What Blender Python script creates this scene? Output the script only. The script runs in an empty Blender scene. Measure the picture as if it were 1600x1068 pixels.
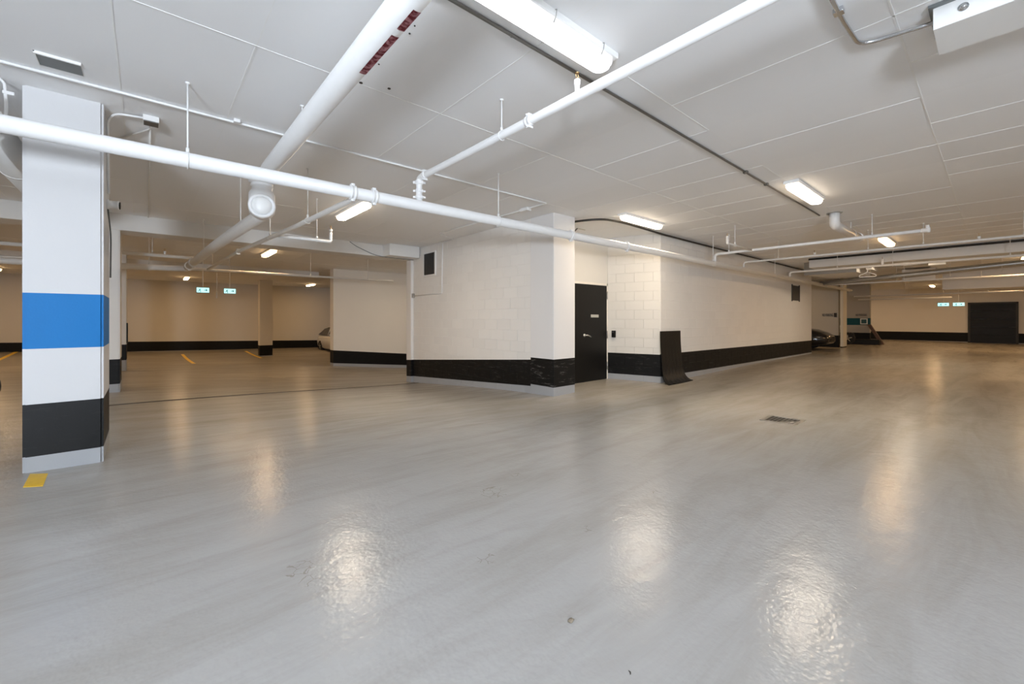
import bpy, bmesh, math, random
import numpy as np
from mathutils import Vector, Matrix
random.seed(7)
PI = math.pi
SC = bpy.context.scene
COL = SC.collection

# ------------------------------------------------------------------ camera, light, exposure
# world X runs along the drive aisle (into the picture to the right), Y across it (to the left)
EYE = 1.2
YAW = math.radians(49.0)
cam_d = bpy.data.cameras.new('camera')
cam_d.sensor_width = 36.0
cam_d.lens = 36.0 * 658 / 1600
cam_d.shift_y = -35.5 / 1600
cam_d.clip_start = 0.05
cam_d.clip_end = 200
cam = bpy.data.objects.new('camera', cam_d)
COL.objects.link(cam)
cam.location = (0, 0, EYE)
cam.rotation_euler = (PI / 2, 0, YAW - PI / 2)
SC.camera = cam

SC.view_settings.view_transform = 'Standard'
SC.view_settings.look = 'None'
SC.view_settings.gamma = 1
SC.view_settings.use_curve_mapping = False
SC.view_settings.exposure = 0.62
try:
    SC.cycles.max_bounces = 10
    SC.cycles.diffuse_bounces = 7
    SC.cycles.sample_clamp_indirect = 6
except Exception:
    pass

wd = bpy.data.worlds.new('world')
SC.world = wd
wd.use_nodes = True
wd.node_tree.nodes['Background'].inputs[0].default_value = (0.5, 0.5, 0.5, 1)
wd.node_tree.nodes['Background'].inputs[1].default_value = 0.05

LAMP_NEAR = (0.96, 0.975, 1.0)     # neutral white tubes by the camera
LAMP_MID = (1.0, 0.82, 0.61)
LAMP_FAR = (1.0, 0.64, 0.32)      # warm tubes deeper in the garage
NEAR_W, MID_W, FAR_W = 9.0, 62.0, 50.0
# soft light added well behind the camera, standing in for the photographer's flash
fl = bpy.data.lights.new('flash', 'AREA')
fl.shape = 'DISK'
fl.size = 1.1
fl.energy = 480
fl.color = (0.80, 0.89, 1.0)
flo = bpy.data.objects.new('flash', fl)
COL.objects.link(flo)
flo.location = (-3.0, -3.5, 1.3)
# tilted up and forward, bounced off the ceiling
flo.rotation_euler = (PI / 2 + math.radians(42), 0, YAW - PI / 2)

# ------------------------------------------------------------------ projection helpers
FPX, HY = 658.0, 498.5
S_, C_ = math.sin(YAW), math.cos(YAW)


def P(x, y, z):
    Z = (z - EYE) * FPX / (HY - y)
    X = (x - 800) / FPX * Z
    return Vector((X * S_ + Z * C_, -X * C_ + Z * S_, z))


def PV(x, y, v):
    a = (x - 800) / FPX
    Z = v / (-a * C_ + S_)
    return Vector((a * Z * S_ + Z * C_, v, EYE + (HY - y) / FPX * Z))


def PU(x, y, u):
    a = (x - 800) / FPX
    Z = u / (a * S_ + C_)
    return Vector((u, -a * Z * C_ + Z * S_, EYE + (HY - y) / FPX * Z))


def proj(p):
    X = p[0] * S_ - p[1] * C_
    Z = p[0] * C_ + p[1] * S_
    if Z < 0.05:
        return None
    return 800 + X / Z * FPX, HY - (p[2] - EYE) / Z * FPX, Z


# ------------------------------------------------------------------ floor level (drains and a ramp make it uneven)
FP = [(-.5, 4.9, .012), (5.29, 4.97, -.107), (5.74, 4.95, -.096), (7.7, 5.7, -.12), (8.11, 4.62, -.13), (13, 4.6, -.09), (19.0, 4.5, -.09),
      (5.1, 9.95, -.42), (5.04, 15.5, -.46), (8.04, 15.5, -.75), (-.4, 9.85, -.04), (-.8, 25.4, -.24), (-4.3, 25.4, -.07),
      (4.5, 25.4, -.34), (7.4, 25.4, -.40), (4.18, 22.3, -.5), (34.5, 4, -.06), (34.5, -.7, -.1), (28, 4.3, -.06), (20.9, 4.3, -.06),
      (0, 0, 0), (2, 1, 0), (5.85, 1.7, -.03), (0, -6, .02), (-7, 0, .05), (-8, 12, .02), (-8, 24, 0), (10, -6, 0), (22, -6, 0), (34, -7, -.05),
      (14, 1, -.03), (24, 1, -.03), (2, 4, -.02), (12, 10, -.3), (20, 10, -.1), (34, 10, -.06), (2.5, 17, -.36)]
_A = np.array(FP)


def _k(r2):
    return np.where(r2 > 1e-12, r2 * np.log(r2 + 1e-12), 0)


_n = len(FP)
_D = ((_A[:, None, :2] - _A[None, :, :2]) ** 2).sum(2)
_M = np.zeros((_n + 3, _n + 3))
_M[:_n, :_n] = _k(_D) + np.eye(_n) * 0.02
_M[:_n, _n] = 1
_M[:_n, _n + 1:] = _A[:, :2]
_M[_n, :_n] = 1
_M[_n + 1:, :_n] = _A[:, :2].T
_W = np.linalg.solve(_M, np.concatenate([_A[:, 2], [0, 0, 0]]))


def fz(u, v):
    r2 = (_A[:, 0] - u) ** 2 + (_A[:, 1] - v) ** 2
    z = float(_k(r2) @ _W[:_n] + _W[_n] + _W[_n + 1] * u + _W[_n + 2] * v)
    return max(-.9, min(.15, z))


# ------------------------------------------------------------------ materials
def new_mat(name):
    m = bpy.data.materials.new(name)
    m.use_nodes = True
    nt = m.node_tree
    return m, nt, nt.nodes['Principled BSDF']


def N(nt, t, **kw):
    n = nt.nodes.new(t)
    for k, v in kw.items():
        if k in n.inputs.keys():
            n.inputs[k].default_value = v
        else:
            setattr(n, k, v)
    return n


def rgb(r, g, b):
    return (r, g, b, 1)


def srgb(r, g, b):
    f = lambda c: ((c / 255) / 12.92) if c / 255 <= .04045 else (((c / 255) + .055) / 1.055) ** 2.4
    return (f(r), f(g), f(b), 1)


def simple(name, col, rough=.5, metal=0.0, noise=0.06, scale=14, bump=0.0, bscale=80, spec=.5):
    m, nt, b = new_mat(name)
    tc = N(nt, 'ShaderNodeTexCoord')
    nz = N(nt, 'ShaderNodeTexNoise', Scale=scale, Detail=4.0)
    nt.links.new(tc.outputs['Object'], nz.inputs['Vector'])
    mx = N(nt, 'ShaderNodeMix', data_type='RGBA')
    mx.inputs[6].default_value = (col[0] * (1 - noise), col[1] * (1 - noise), col[2] * (1 - noise), 1)
    mx.inputs[7].default_value = (min(1, col[0] * (1 + noise)), min(1, col[1] * (1 + noise)), min(1, col[2] * (1 + noise)), 1)
    nt.links.new(nz.outputs['Fac'], mx.inputs[0])
    nt.links.new(mx.outputs[2], b.inputs['Base Color'])
    b.inputs['Roughness'].default_value = rough
    b.inputs['Metallic'].default_value = metal
    b.inputs['Specular IOR Level'].default_value = spec
    if bump:
        n2 = N(nt, 'ShaderNodeTexNoise', Scale=bscale, Detail=3.0)
        nt.links.new(tc.outputs['Object'], n2.inputs['Vector'])
        bp = N(nt, 'ShaderNodeBump', Strength=bump, Distance=.01)
        nt.links.new(n2.outputs['Fac'], bp.inputs['Height'])
        nt.links.new(bp.outputs['Normal'], b.inputs['Normal'])
    return m


def emit(name, col, strength):
    m, nt, b = new_mat(name)
    b.inputs['Base Color'].default_value = rgb(.3, .3, .3)
    b.inputs['Emission Color'].default_value = (col[0], col[1], col[2], 1)
    b.inputs['Emission Strength'].default_value = strength
    return m


def plane_z(nt, pos, abc):
    """z - (a + b*x + c*y) > 0"""
    a, b, c = abc
    d = N(nt, 'ShaderNodeVectorMath', operation='DOT_PRODUCT')
    nt.links.new(pos, d.inputs[0])
    d.inputs[1].default_value = (-b, -c, 1)
    g = N(nt, 'ShaderNodeMath', operation='GREATER_THAN')
    nt.links.new(d.outputs['Value'], g.inputs[0])
    g.inputs[1].default_value = a
    return g.outputs[0]


def wall_paint(name, top, base, white=(.86, .84, .81), scuff=.35, rough=.55, blue=None, object_random=True):
    """white wall, black bumper band and grey foot; the band edges follow the sloping floor"""
    m, nt, b = new_mat(name)
    L = nt.links.new
    geo = N(nt, 'ShaderNodeNewGeometry')
    pos = geo.outputs['Position']
    nz = N(nt, 'ShaderNodeTexNoise', Scale=1.3, Detail=5.0)
    L(pos, nz.inputs['Vector'])
    w = N(nt, 'ShaderNodeMix', data_type='RGBA')
    w.inputs[6].default_value = rgb(white[0] * .95, white[1] * .95, white[2] * .95)
    w.inputs[7].default_value = rgb(*white)
    L(nz.outputs['Fac'], w.inputs[0])
    wc = w.outputs[2]
    if object_random:
        oi = N(nt, 'ShaderNodeObjectInfo')
        mr = N(nt, 'ShaderNodeMapRange')
        mr.inputs[3].default_value = .965
        mr.inputs[4].default_value = 1.0
        L(oi.outputs['Random'], mr.inputs[0])
        vm = N(nt, 'ShaderNodeVectorMath', operation='SCALE')
        L(wc, vm.inputs[0])
        L(mr.outputs[0], vm.inputs['Scale'])
        wc = vm.outputs[0]
    # black with rubbed streaks
    mp = N(nt, 'ShaderNodeMapping')
    mp.inputs['Scale'].default_value = (1.5, 1.5, 9)
    L(pos, mp.inputs[0])
    n2 = N(nt, 'ShaderNodeTexNoise', Scale=3.0, Detail=8.0, Roughness=.75)
    L(mp.outputs[0], n2.inputs['Vector'])
    cr = N(nt, 'ShaderNodeValToRGB')
    cr.color_ramp.elements[0].position = .56
    cr.color_ramp.elements[0].color = rgb(.006, .006, .006)
    cr.color_ramp.elements[1].position = .82
    cr.color_ramp.elements[1].color = rgb(.010 + scuff * .35, .010 + scuff * .34, .010 + scuff * .33)
    L(n2.outputs['Fac'], cr.inputs[0])
    m1 = N(nt, 'ShaderNodeMix', data_type='RGBA')
    L(plane_z(nt, pos, top), m1.inputs[0])
    L(cr.outputs[0], m1.inputs[6])
    L(wc, m1.inputs[7])
    col = m1.outputs[2]
    if blue:
        lo, hi = blue[:2]
        a = plane_z(nt, pos, (lo, 0, 0))
        c = plane_z(nt, pos, (hi, 0, 0))
        sb = N(nt, 'ShaderNodeMath', operation='SUBTRACT')
        L(a, sb.inputs[0])
        L(c, sb.inputs[1])
        mb = N(nt, 'ShaderNodeMix', data_type='RGBA')
        L(sb.outputs[0], mb.inputs[0])
        L(col, mb.inputs[6])
        mb.inputs[7].default_value = blue[2] if len(blue) > 2 else srgb(0, 112, 182)
        col = mb.outputs[2]
    m2 = N(nt, 'ShaderNodeMix', data_type='RGBA')
    L(plane_z(nt, pos, base), m2.inputs[0])
    m2.inputs[6].default_value = rgb(.36, .37, .385)
    L(col, m2.inputs[7])
    L(m2.outputs[2], b.inputs['Base Color'])
    b.inputs['Roughness'].default_value = rough
    b.inputs['Specular IOR Level'].default_value = .22
    n3 = N(nt, 'ShaderNodeTexNoise', Scale=70, Detail=3.0)
    L(pos, n3.inputs['Vector'])
    bp = N(nt, 'ShaderNodeBump', Strength=.12, Distance=.004)
    L(n3.outputs['Fac'], bp.inputs['Height'])
    L(bp.outputs['Normal'], b.inputs['Normal'])
    return m


def floor_material():
    m, nt, b = new_mat('floor_coating')
    L = nt.links.new
    geo = N(nt, 'ShaderNodeNewGeometry')
    pos = geo.outputs['Position']
    n1 = N(nt, 'ShaderNodeTexNoise', Scale=.55, Detail=6.0, Roughness=.6)
    L(pos, n1.inputs['Vector'])
    c1 = N(nt, 'ShaderNodeValToRGB')
    c1.color_ramp.elements[0].position = .3
    c1.color_ramp.elements[0].color = rgb(.385, .375, .36)
    c1.color_ramp.elements[1].position = .7
    c1.color_ramp.elements[1].color = rgb(.435, .43, .42)
    L(n1.outputs['Fac'], c1.inputs[0])
    # tyre-swept streaks, long along the aisle
    mp = N(nt, 'ShaderNodeMapping')
    mp.inputs['Scale'].default_value = (.55, 3.2, 1)
    mp.inputs['Rotation'].default_value = (0, 0, .2)
    L(pos, mp.inputs[0])
    n2 = N(nt, 'ShaderNodeTexNoise', Scale=1.1, Detail=7.0, Roughness=.68, Distortion=.6)
    L(mp.outputs[0], n2.inputs['Vector'])
    c2 = N(nt, 'ShaderNodeValToRGB')
    c2.color_ramp.elements[0].position = .34
    c2.color_ramp.elements[0].color = rgb(.72, .69, .66)
    c2.color_ramp.elements[1].position = .56
    c2.color_ramp.elements[1].color = rgb(1, 1, 1)
    L(n2.outputs['Fac'], c2.inputs[0])
    mul = N(nt, 'ShaderNodeMix', data_type='RGBA', blend_type='MULTIPLY')
    mul.inputs[0].default_value = .4
    L(c1.outputs[0], mul.inputs[6])
    L(c2.outputs[0], mul.inputs[7])
    # tan dirt plus painted-in warm light, growing with distance from the camera
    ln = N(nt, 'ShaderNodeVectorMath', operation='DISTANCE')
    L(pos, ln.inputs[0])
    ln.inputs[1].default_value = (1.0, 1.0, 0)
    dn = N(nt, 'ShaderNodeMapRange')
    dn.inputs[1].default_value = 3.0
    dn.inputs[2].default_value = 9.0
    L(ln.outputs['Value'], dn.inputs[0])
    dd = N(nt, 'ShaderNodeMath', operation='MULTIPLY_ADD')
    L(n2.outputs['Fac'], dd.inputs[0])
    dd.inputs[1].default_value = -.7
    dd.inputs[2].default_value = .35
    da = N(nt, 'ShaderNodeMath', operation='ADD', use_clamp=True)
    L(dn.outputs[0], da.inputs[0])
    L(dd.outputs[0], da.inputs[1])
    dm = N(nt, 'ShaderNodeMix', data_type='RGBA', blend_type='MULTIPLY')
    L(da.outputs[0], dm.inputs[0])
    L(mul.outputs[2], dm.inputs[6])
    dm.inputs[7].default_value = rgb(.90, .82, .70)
    # little chips and cracks at a few spots
    vo = N(nt, 'ShaderNodeTexVoronoi', feature='DISTANCE_TO_EDGE', Scale=16.0)
    nd = N(nt, 'ShaderNodeTexNoise', Scale=9.0, Detail=4.0)
    L(pos, nd.inputs['Vector'])
    va = N(nt, 'ShaderNodeVectorMath', operation='MULTIPLY_ADD')
    L(nd.outputs['Color'], va.inputs[0])
    va.inputs[1].default_value = (.12, .12, 0)
    L(pos, va.inputs[2])
    L(va.outputs[0], vo.inputs['Vector'])
    cr = N(nt, 'ShaderNodeMath', operation='LESS_THAN')
    L(vo.outputs['Distance'], cr.inputs[0])
    cr.inputs[1].default_value = .025
    col = dm.outputs[2]
    spots = None
    for (px, py, r) in ((772, 768, .10), (760, 873, .05), (468, 890, .07), (484, 908, .05), (1022, 767, .03), (920, 826, .04), (808, 741, .05), (1004, 804, .03)):
        q = P(px, py, 0)
        ds = N(nt, 'ShaderNodeVectorMath', operation='DISTANCE')
        L(pos, ds.inputs[0])
        ds.inputs[1].default_value = (q.x, q.y, -.01)
        lt = N(nt, 'ShaderNodeMath', operation='LESS_THAN')
        L(ds.outputs['Value'], lt.inputs[0])
        lt.inputs[1].default_value = r
        if spots is None:
            spots = lt.outputs[0]
        else:
            mxm = N(nt, 'ShaderNodeMath', operation='MAXIMUM')
            L(spots, mxm.inputs[0])
            L(lt.outputs[0], mxm.inputs[1])
            spots = mxm.outputs[0]
    mm = N(nt, 'ShaderNodeMath', operation='MULTIPLY')
    L(spots, mm.inputs[0])
    L(cr.outputs[0], mm.inputs[1])
    mk = N(nt, 'ShaderNodeMix', data_type='RGBA')
    L(mm.outputs[0], mk.inputs[0])
    L(col, mk.inputs[6])
    mk.inputs[7].default_value = rgb(.29, .27, .24)
    L(mk.outputs[2], b.inputs['Base Color'])
    # gloss and orange peel
    rr = N(nt, 'ShaderNodeMapRange')
    rr.inputs[3].default_value = .17
    rr.inputs[4].default_value = .28
    L(n2.outputs['Fac'], rr.inputs[0])
    L(rr.outputs[0], b.inputs['Roughness'])
    b.inputs['Specular IOR Level'].default_value = .19
    n4 = N(nt, 'ShaderNodeTexNoise', Scale=48.0, Detail=1.0)
    L(pos, n4.inputs['Vector'])
    n5 = N(nt, 'ShaderNodeTexNoise', Scale=6.0, Detail=2.0)
    L(pos, n5.inputs['Vector'])
    b1 = N(nt, 'ShaderNodeBump', Strength=.6, Distance=.0022)
    L(n4.outputs['Fac'], b1.inputs['Height'])
    b2 = N(nt, 'ShaderNodeBump', Strength=.2, Distance=.02)
    L(n5.outputs['Fac'], b2.inputs['Height'])
    L(b1.outputs['Normal'], b2.inputs['Normal'])
    L(b2.outputs['Normal'], b.inputs['Normal'])
    return m


def ceiling_material(name, k):
    m, nt, b = new_mat(name)
    L = nt.links.new
    geo = N(nt, 'ShaderNodeNewGeometry')
    n1 = N(nt, 'ShaderNodeTexNoise', Scale=.9, Detail=5.0)
    L(geo.outputs['Position'], n1.inputs['Vector'])
    oi = N(nt, 'ShaderNodeObjectInfo')
    ad = N(nt, 'ShaderNodeMath', operation='ADD')
    L(n1.outputs['Fac'], ad.inputs[0])
    L(oi.outputs['Random'], ad.inputs[1])
    mr = N(nt, 'ShaderNodeMapRange')
    mr.inputs[1].default_value = 0
    mr.inputs[2].default_value = 2
    mr.inputs[3].default_value = k * .97
    mr.inputs[4].default_value = k * 1.03
    L(ad.outputs[0], mr.inputs[0])
    cc = N(nt, 'ShaderNodeCombineColor')
    for i, f in enumerate((.985, .99, 1.0)):
        q = N(nt, 'ShaderNodeMath', operation='MULTIPLY')
        L(mr.outputs[0], q.inputs[0])
        q.inputs[1].default_value = f
        L(q.outputs[0], cc.inputs[i])
    L(cc.outputs[0], b.inputs['Base Color'])
    b.inputs['Roughness'].default_value = .7
    return m


M = {}
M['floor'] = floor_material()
M['ceiling'] = ceiling_material('painted_concrete_ceiling', .88)
M['joint'] = simple('ceiling_joint', (.86, .86, .85), .6)
M['beam'] = simple('painted_beam', (.74, .725, .70), .6, scale=2)
M['pipe'] = simple('white_pipe_paint', (.84, .84, .84), .38, noise=.03)
M['pipe2'] = simple('aged_white_pipe', (.78, .765, .74), .45, noise=.05)
M['steel'] = simple('galvanised_steel', (.42, .41, .39), .38, .8)
M['steel_dark'] = simple('dull_conduit', (.20, .195, .185), .4, .7)
M['steel_bright'] = simple('bright_conduit', (.62, .63, .65), .25, 1.0)
M['grey'] = simple('grey_plate', (.17, .18, .18), .5, noise=.15)
M['darkgrey'] = simple('dark_louvre', (.045, .045, .048), .5)
M['louvre'] = simple('vent_slats', (.05, .048, .045), .5)
M['black'] = simple('black_gloss', (.006, .0055, .005), .45, noise=.2, spec=.25)
M['blackpipe'] = simple('black_pipe', (.02, .018, .015), .5)
M['rubber'] = simple('scuffed_rubber', (.006, .0055, .0055), .5, noise=.6, scale=9, bump=.5, bscale=25, spec=.35)
M['tyre'] = simple('tyre_rubber', (.012, .012, .012), .7)
M['white'] = simple('white_enamel', (.83, .83, .82), .4, noise=.02)
M['chrome'] = simple('brushed_chrome', (.6, .58, .55), .3, 1.0)
M['yellow'] = simple('yellow_line_paint', (.80, .50, .02), .45, noise=.15, scale=20)
M['seam'] = simple('floor_seam', (.085, .07, .055), .8)
M['red'] = None
M['glassdark'] = simple('tinted_glass', (.01, .01, .012), .08)
M['silver'] = simple('silver_car_paint', (.62, .61, .60), .3, .15)
M['blackcar'] = simple('black_car_paint', (.012, .011, .012), .15)
M['headlight'] = simple('headlight_lens', (.75, .75, .75), .12)
M['stone'] = simple('stone_grit', (.22, .18, .13), .8, noise=.3)
M['brass'] = simple('brass', (.45, .30, .15), .35, .9)
M['text'] = simple('black_lettering', (.03, .03, .03), .6)
M['greywall'] = simple('grey_wall_paint', (.46, .44, .41), .6, scale=2)
M['exit'] = emit('exit_sign_face', (.36, .80, .80), 1.0)
M['exitgreen'] = simple('exit_sign_green', (.01, .12, .10), .5)


def label_red():
    m, nt, b = new_mat('red_pipe_marker')
    tc = N(nt, 'ShaderNodeTexCoord')
    mp = N(nt, 'ShaderNodeMapping')
    mp.inputs['Scale'].default_value = (30, 42, 30)
    nt.links.new(tc.outputs['Object'], mp.inputs[0])
    nz = N(nt, 'ShaderNodeTexNoise', Scale=1.0, Detail=3.0)
    nt.links.new(mp.outputs[0], nz.inputs['Vector'])
    cr = N(nt, 'ShaderNodeValToRGB')
    cr.color_ramp.elements[0].position = .42
    cr.color_ramp.elements[0].color = srgb(120, 22, 36)
    cr.color_ramp.elements[1].position = .62
    cr.color_ramp.elements[1].color = srgb(205, 150, 155)
    nt.links.new(nz.outputs['Fac'], cr.inputs[0])
    nt.links.new(cr.outputs[0], b.inputs['Base Color'])
    b.inputs['Roughness'].default_value = .5
    return m


M['red'] = label_red()


# ------------------------------------------------------------------ mesh helpers
def B():
    return bmesh.new()


def box(bm, x0, y0, z0, x1, y1, z1, bev=0.0, mat=0):
    vs = [bm.verts.new(c) for c in ((x0, y0, z0), (x1, y0, z0), (x1, y1, z0), (x0, y1, z0), (x0, y0, z1), (x1, y0, z1), (x1, y1, z1), (x0, y1, z1))]
    fs = [bm.faces.new([vs[i] for i in q]) for q in ((3, 2, 1, 0), (4, 5, 6, 7), (0, 1, 5, 4), (1, 2, 6, 5), (2, 3, 7, 6), (3, 0, 4, 7))]
    for f in fs:
        f.material_index = mat
    if bev:
        es = list({e for f in fs for e in f.edges})
        bmesh.ops.bevel(bm, geom=es, offset=bev, segments=2, affect='EDGES', profile=.5)
    return bm


def cbox(bm, c, s, bev=0.0):
    return box(bm, c[0] - s[0] / 2, c[1] - s[1] / 2, c[2] - s[2] / 2, c[0] + s[0] / 2, c[1] + s[1] / 2, c[2] + s[2] / 2, bev)


def fillet(pts, r, n=6):
    pts = [Vector(p) for p in pts]
    out = [pts[0]]
    for i in range(1, len(pts) - 1):
        a, p, b = pts[i - 1], pts[i], pts[i + 1]
        d1, d2 = (a - p), (b - p)
        rr = min(r, d1.length * .45, d2.length * .45)
        if rr < 1e-4 or d1.angle(d2) > math.radians(176):
            out.append(p)
            continue
        s, e = p + d1.normalized() * rr, p + d2.normalized() * rr
        for k in range(n + 1):
            t = k / n
            out.append(s * (1 - t) ** 2 + p * 2 * t * (1 - t) + e * t * t)
    out.append(pts[-1])
    return out


def tube(bm, pts, r, seg=16, bend=None, cap=True):
    if bend is not None:
        pts = fillet(pts, bend)
    pts = [Vector(p) for p in pts]
    rs = r if isinstance(r, (list, tuple)) else [r] * len(pts)
    rings = []
    up = None
    for i, p in enumerate(pts):
        if i == 0:
            t = pts[1] - pts[0]
        elif i == len(pts) - 1:
            t = pts[-1] - pts[-2]
        else:
            t = (pts[i + 1] - p).normalized() + (p - pts[i - 1]).normalized()
        t.normalize()
        if up is None:
            up = Vector((0, 0, 1)) if abs(t.z) < .9 else Vector((1, 0, 0))
        a = t.cross(up)
        a.normalize()
        up = a.cross(t)
        up.normalize()
        rings.append([bm.verts.new(p + (a * math.cos(2 * PI * k / seg) + up * math.sin(2 * PI * k / seg)) * rs[i]) for k in range(seg)])
    for i in range(len(rings) - 1):
        for k in range(seg):
            f = bm.faces.new((rings[i][k], rings[i][(k + 1) % seg], rings[i + 1][(k + 1) % seg], rings[i + 1][k]))
            f.smooth = True
    if cap:
        bm.faces.new(list(reversed(rings[0])))
        bm.faces.new(rings[-1])
    return bm


def lathe(bm, origin, axis, prof, seg=24):
    """prof: (distance along axis, radius)"""
    axis = Vector(axis).normalized()
    o = Vector(origin)
    pts = [o + axis * d for d, _ in prof]
    up = Vector((0, 0, 1)) if abs(axis.z) < .9 else Vector((1, 0, 0))
    a = axis.cross(up).normalized()
    u = a.cross(axis)
    rings = [[bm.verts.new(p + (a * math.cos(2 * PI * k / seg) + u * math.sin(2 * PI * k / seg)) * max(r, 1e-4)) for k in range(seg)] for p, (_, r) in zip(pts, prof)]
    for i in range(len(rings) - 1):
        for k in range(seg):
            f = bm.faces.new((rings[i][k], rings[i][(k + 1) % seg], rings[i + 1][(k + 1) % seg], rings[i + 1][k]))
            f.smooth = True
    bm.faces.new(list(reversed(rings[0])))
    bm.faces.new(rings[-1])
    return bm


def obj(name, bm, m, parent=None, smooth_angle=None, loc=None):
    me = bpy.data.meshes.new(name)
    bmesh.ops.recalc_face_normals(bm, faces=bm.faces)
    bm.to_mesh(me)
    bm.free()
    for mm in (m if isinstance(m, (list, tuple)) else [m]):
        me.materials.append(mm)
    o = bpy.data.objects.new(name, me)
    COL.objects.link(o)
    if parent is not None:
        o.parent = parent
        o.matrix_parent_inverse = parent.matrix_world_inverted if False else Matrix.Translation(-parent.location) if parent.get('_w') else Matrix.Identity(4)
    if loc is not None:
        o.location = loc
    return o


def split_obj(name, bm, m, parent=None):
    """one object per separate piece of the mesh, all with the same plain name"""
    bmesh.ops.recalc_face_normals(bm, faces=bm.faces)
    bm.verts.index_update()
    seen, out = set(), []
    for v0 in bm.verts:
        if v0.index in seen:
            continue
        st, isl = [v0], []
        seen.add(v0.index)
        while st:
            v = st.pop()
            isl.append(v)
            for e in v.link_edges:
                w = e.other_vert(v)
                if w.index not in seen:
                    seen.add(w.index)
                    st.append(w)
        nb = bmesh.new()
        mp_v = {v: nb.verts.new(v.co) for v in isl}
        for f in {f for v in isl for f in v.link_faces}:
            g = nb.faces.new([mp_v[v] for v in f.verts])
            g.smooth = f.smooth
        out.append(obj(name, nb, m, parent))
    bm.free()
    return out


def thing(name, label, cat, loc=(0, 0, 0), group=None, rotz=0, world=True):
    """Empty at the thing's base. world=True: children meshes are given in world coordinates."""
    o = bpy.data.objects.new(name, None)
    COL.objects.link(o)
    o.empty_display_size = .1
    o.location = loc
    o.rotation_euler = (0, 0, rotz)
    o['label'] = label
    o['category'] = cat
    if group:
        o['group'] = group
    if world:
        o['_w'] = 1
    return o


def tag(o, label, cat, group=None):
    o['label'] = label
    o['category'] = cat
    if group:
        o['group'] = group
    return o


def struct(name, bm, m, label=None, parent=None):
    o = obj(name, bm, m, parent)
    o['kind'] = 'structure'
    if label:
        o['label'] = label
    return o


def sroot(name, label=None, loc=(0, 0, 0)):
    o = bpy.data.objects.new(name, None)
    COL.objects.link(o)
    o.location = loc
    o['_w'] = 1
    o['kind'] = 'structure'
    if label:
        o['label'] = label
    return o


def vis(p, m=40):
    q = proj(p)
    return q is not None and -m < q[0] < 1600 + m and -m < q[1] < 1068 + m


# ------------------------------------------------------------------ floor
U0, U1, V0, V1 = -9.0, 34.5, -8.0, 25.4
bm = B()
nu, nv = 88, 68
g = [[bm.verts.new((U0 - .1 + (U1 - U0 + .2) * i / nu, V0 - .1 + (V1 - V0 + .2) * j / nv, fz(U0 - .1 + (U1 - U0 + .2) * i / nu, V0 - .1 + (V1 - V0 + .2) * j / nv))) for j in range(nv + 1)] for i in range(nu + 1)]
for i in range(nu):
    for j in range(nv):
        f = bm.faces.new((g[i][j], g[i + 1][j], g[i + 1][j + 1], g[i][j + 1]))
        f.smooth = True
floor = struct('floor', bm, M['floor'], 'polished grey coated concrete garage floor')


def ground(pts, name, m, lift=.004, parent=None, sub=8):
    """flat marking that follows the floor: quad given by four corners (x,y)"""
    bm = B()
    a, b, c, d = [Vector((p[0], p[1])) for p in pts]
    gr = [[None] * (sub + 1) for _ in range(2)]
    for i in range(sub + 1):
        t = i / sub
        for k, (p, q) in enumerate(((a, d), (b, c))):
            r = p.lerp(q, t)
            gr[k][i] = (r.x, r.y, fz_mesh(r.x, r.y) + lift)
    vs = [[bm.verts.new(p) for p in row] for row in gr]
    lo = [[bm.verts.new((p[0], p[1], p[2] - lift - .003)) for p in row] for row in gr]
    for i in range(sub):
        bm.faces.new((vs[0][i], vs[1][i], vs[1][i + 1], vs[0][i + 1]))
        bm.faces.new((vs[0][i], vs[0][i + 1], lo[0][i + 1], lo[0][i]))
        bm.faces.new((vs[1][i + 1], vs[1][i], lo[1][i], lo[1][i + 1]))
    bm.faces.new((vs[0][0], lo[0][0], lo[1][0], vs[1][0]))
    bm.faces.new((vs[0][sub], vs[1][sub], lo[1][sub], lo[0][sub]))
    return obj(name, bm, m, parent)


def fz_mesh(u, v):
    """height of the floor MESH (bilinear between grid vertices)"""
    fi = (u - (U0 - .1)) / (U1 - U0 + .2) * nu
    fj = (v - (V0 - .1)) / (V1 - V0 + .2) * nv
    i, j = int(max(0, min(nu - 1, math.floor(fi)))), int(max(0, min(nv - 1, math.floor(fj))))
    s, t = fi - i, fj - j
    h = lambda a, b: fz(U0 - .1 + (U1 - U0 + .2) * a / nu, V0 - .1 + (V1 - V0 + .2) * b / nv)
    return h(i, j) * (1 - s) * (1 - t) + h(i + 1, j) * s * (1 - t) + h(i, j + 1) * (1 - s) * t + h(i + 1, j + 1) * s * t


# floor seam across the ramp head
sA, sB = Vector((-.45, 8.22)), Vector((5.15, 9.5))
sM = Vector((2.0, 8.75))
for (a, b) in ((sA, sM), (sM, sB)):
    n_ = Vector((-(b - a).y, (b - a).x)).normalized() * .018
    o = ground((a - n_, a + n_, b + n_, b - n_), 'expansion_joint', M['seam'], .008, floor, 24)

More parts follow.
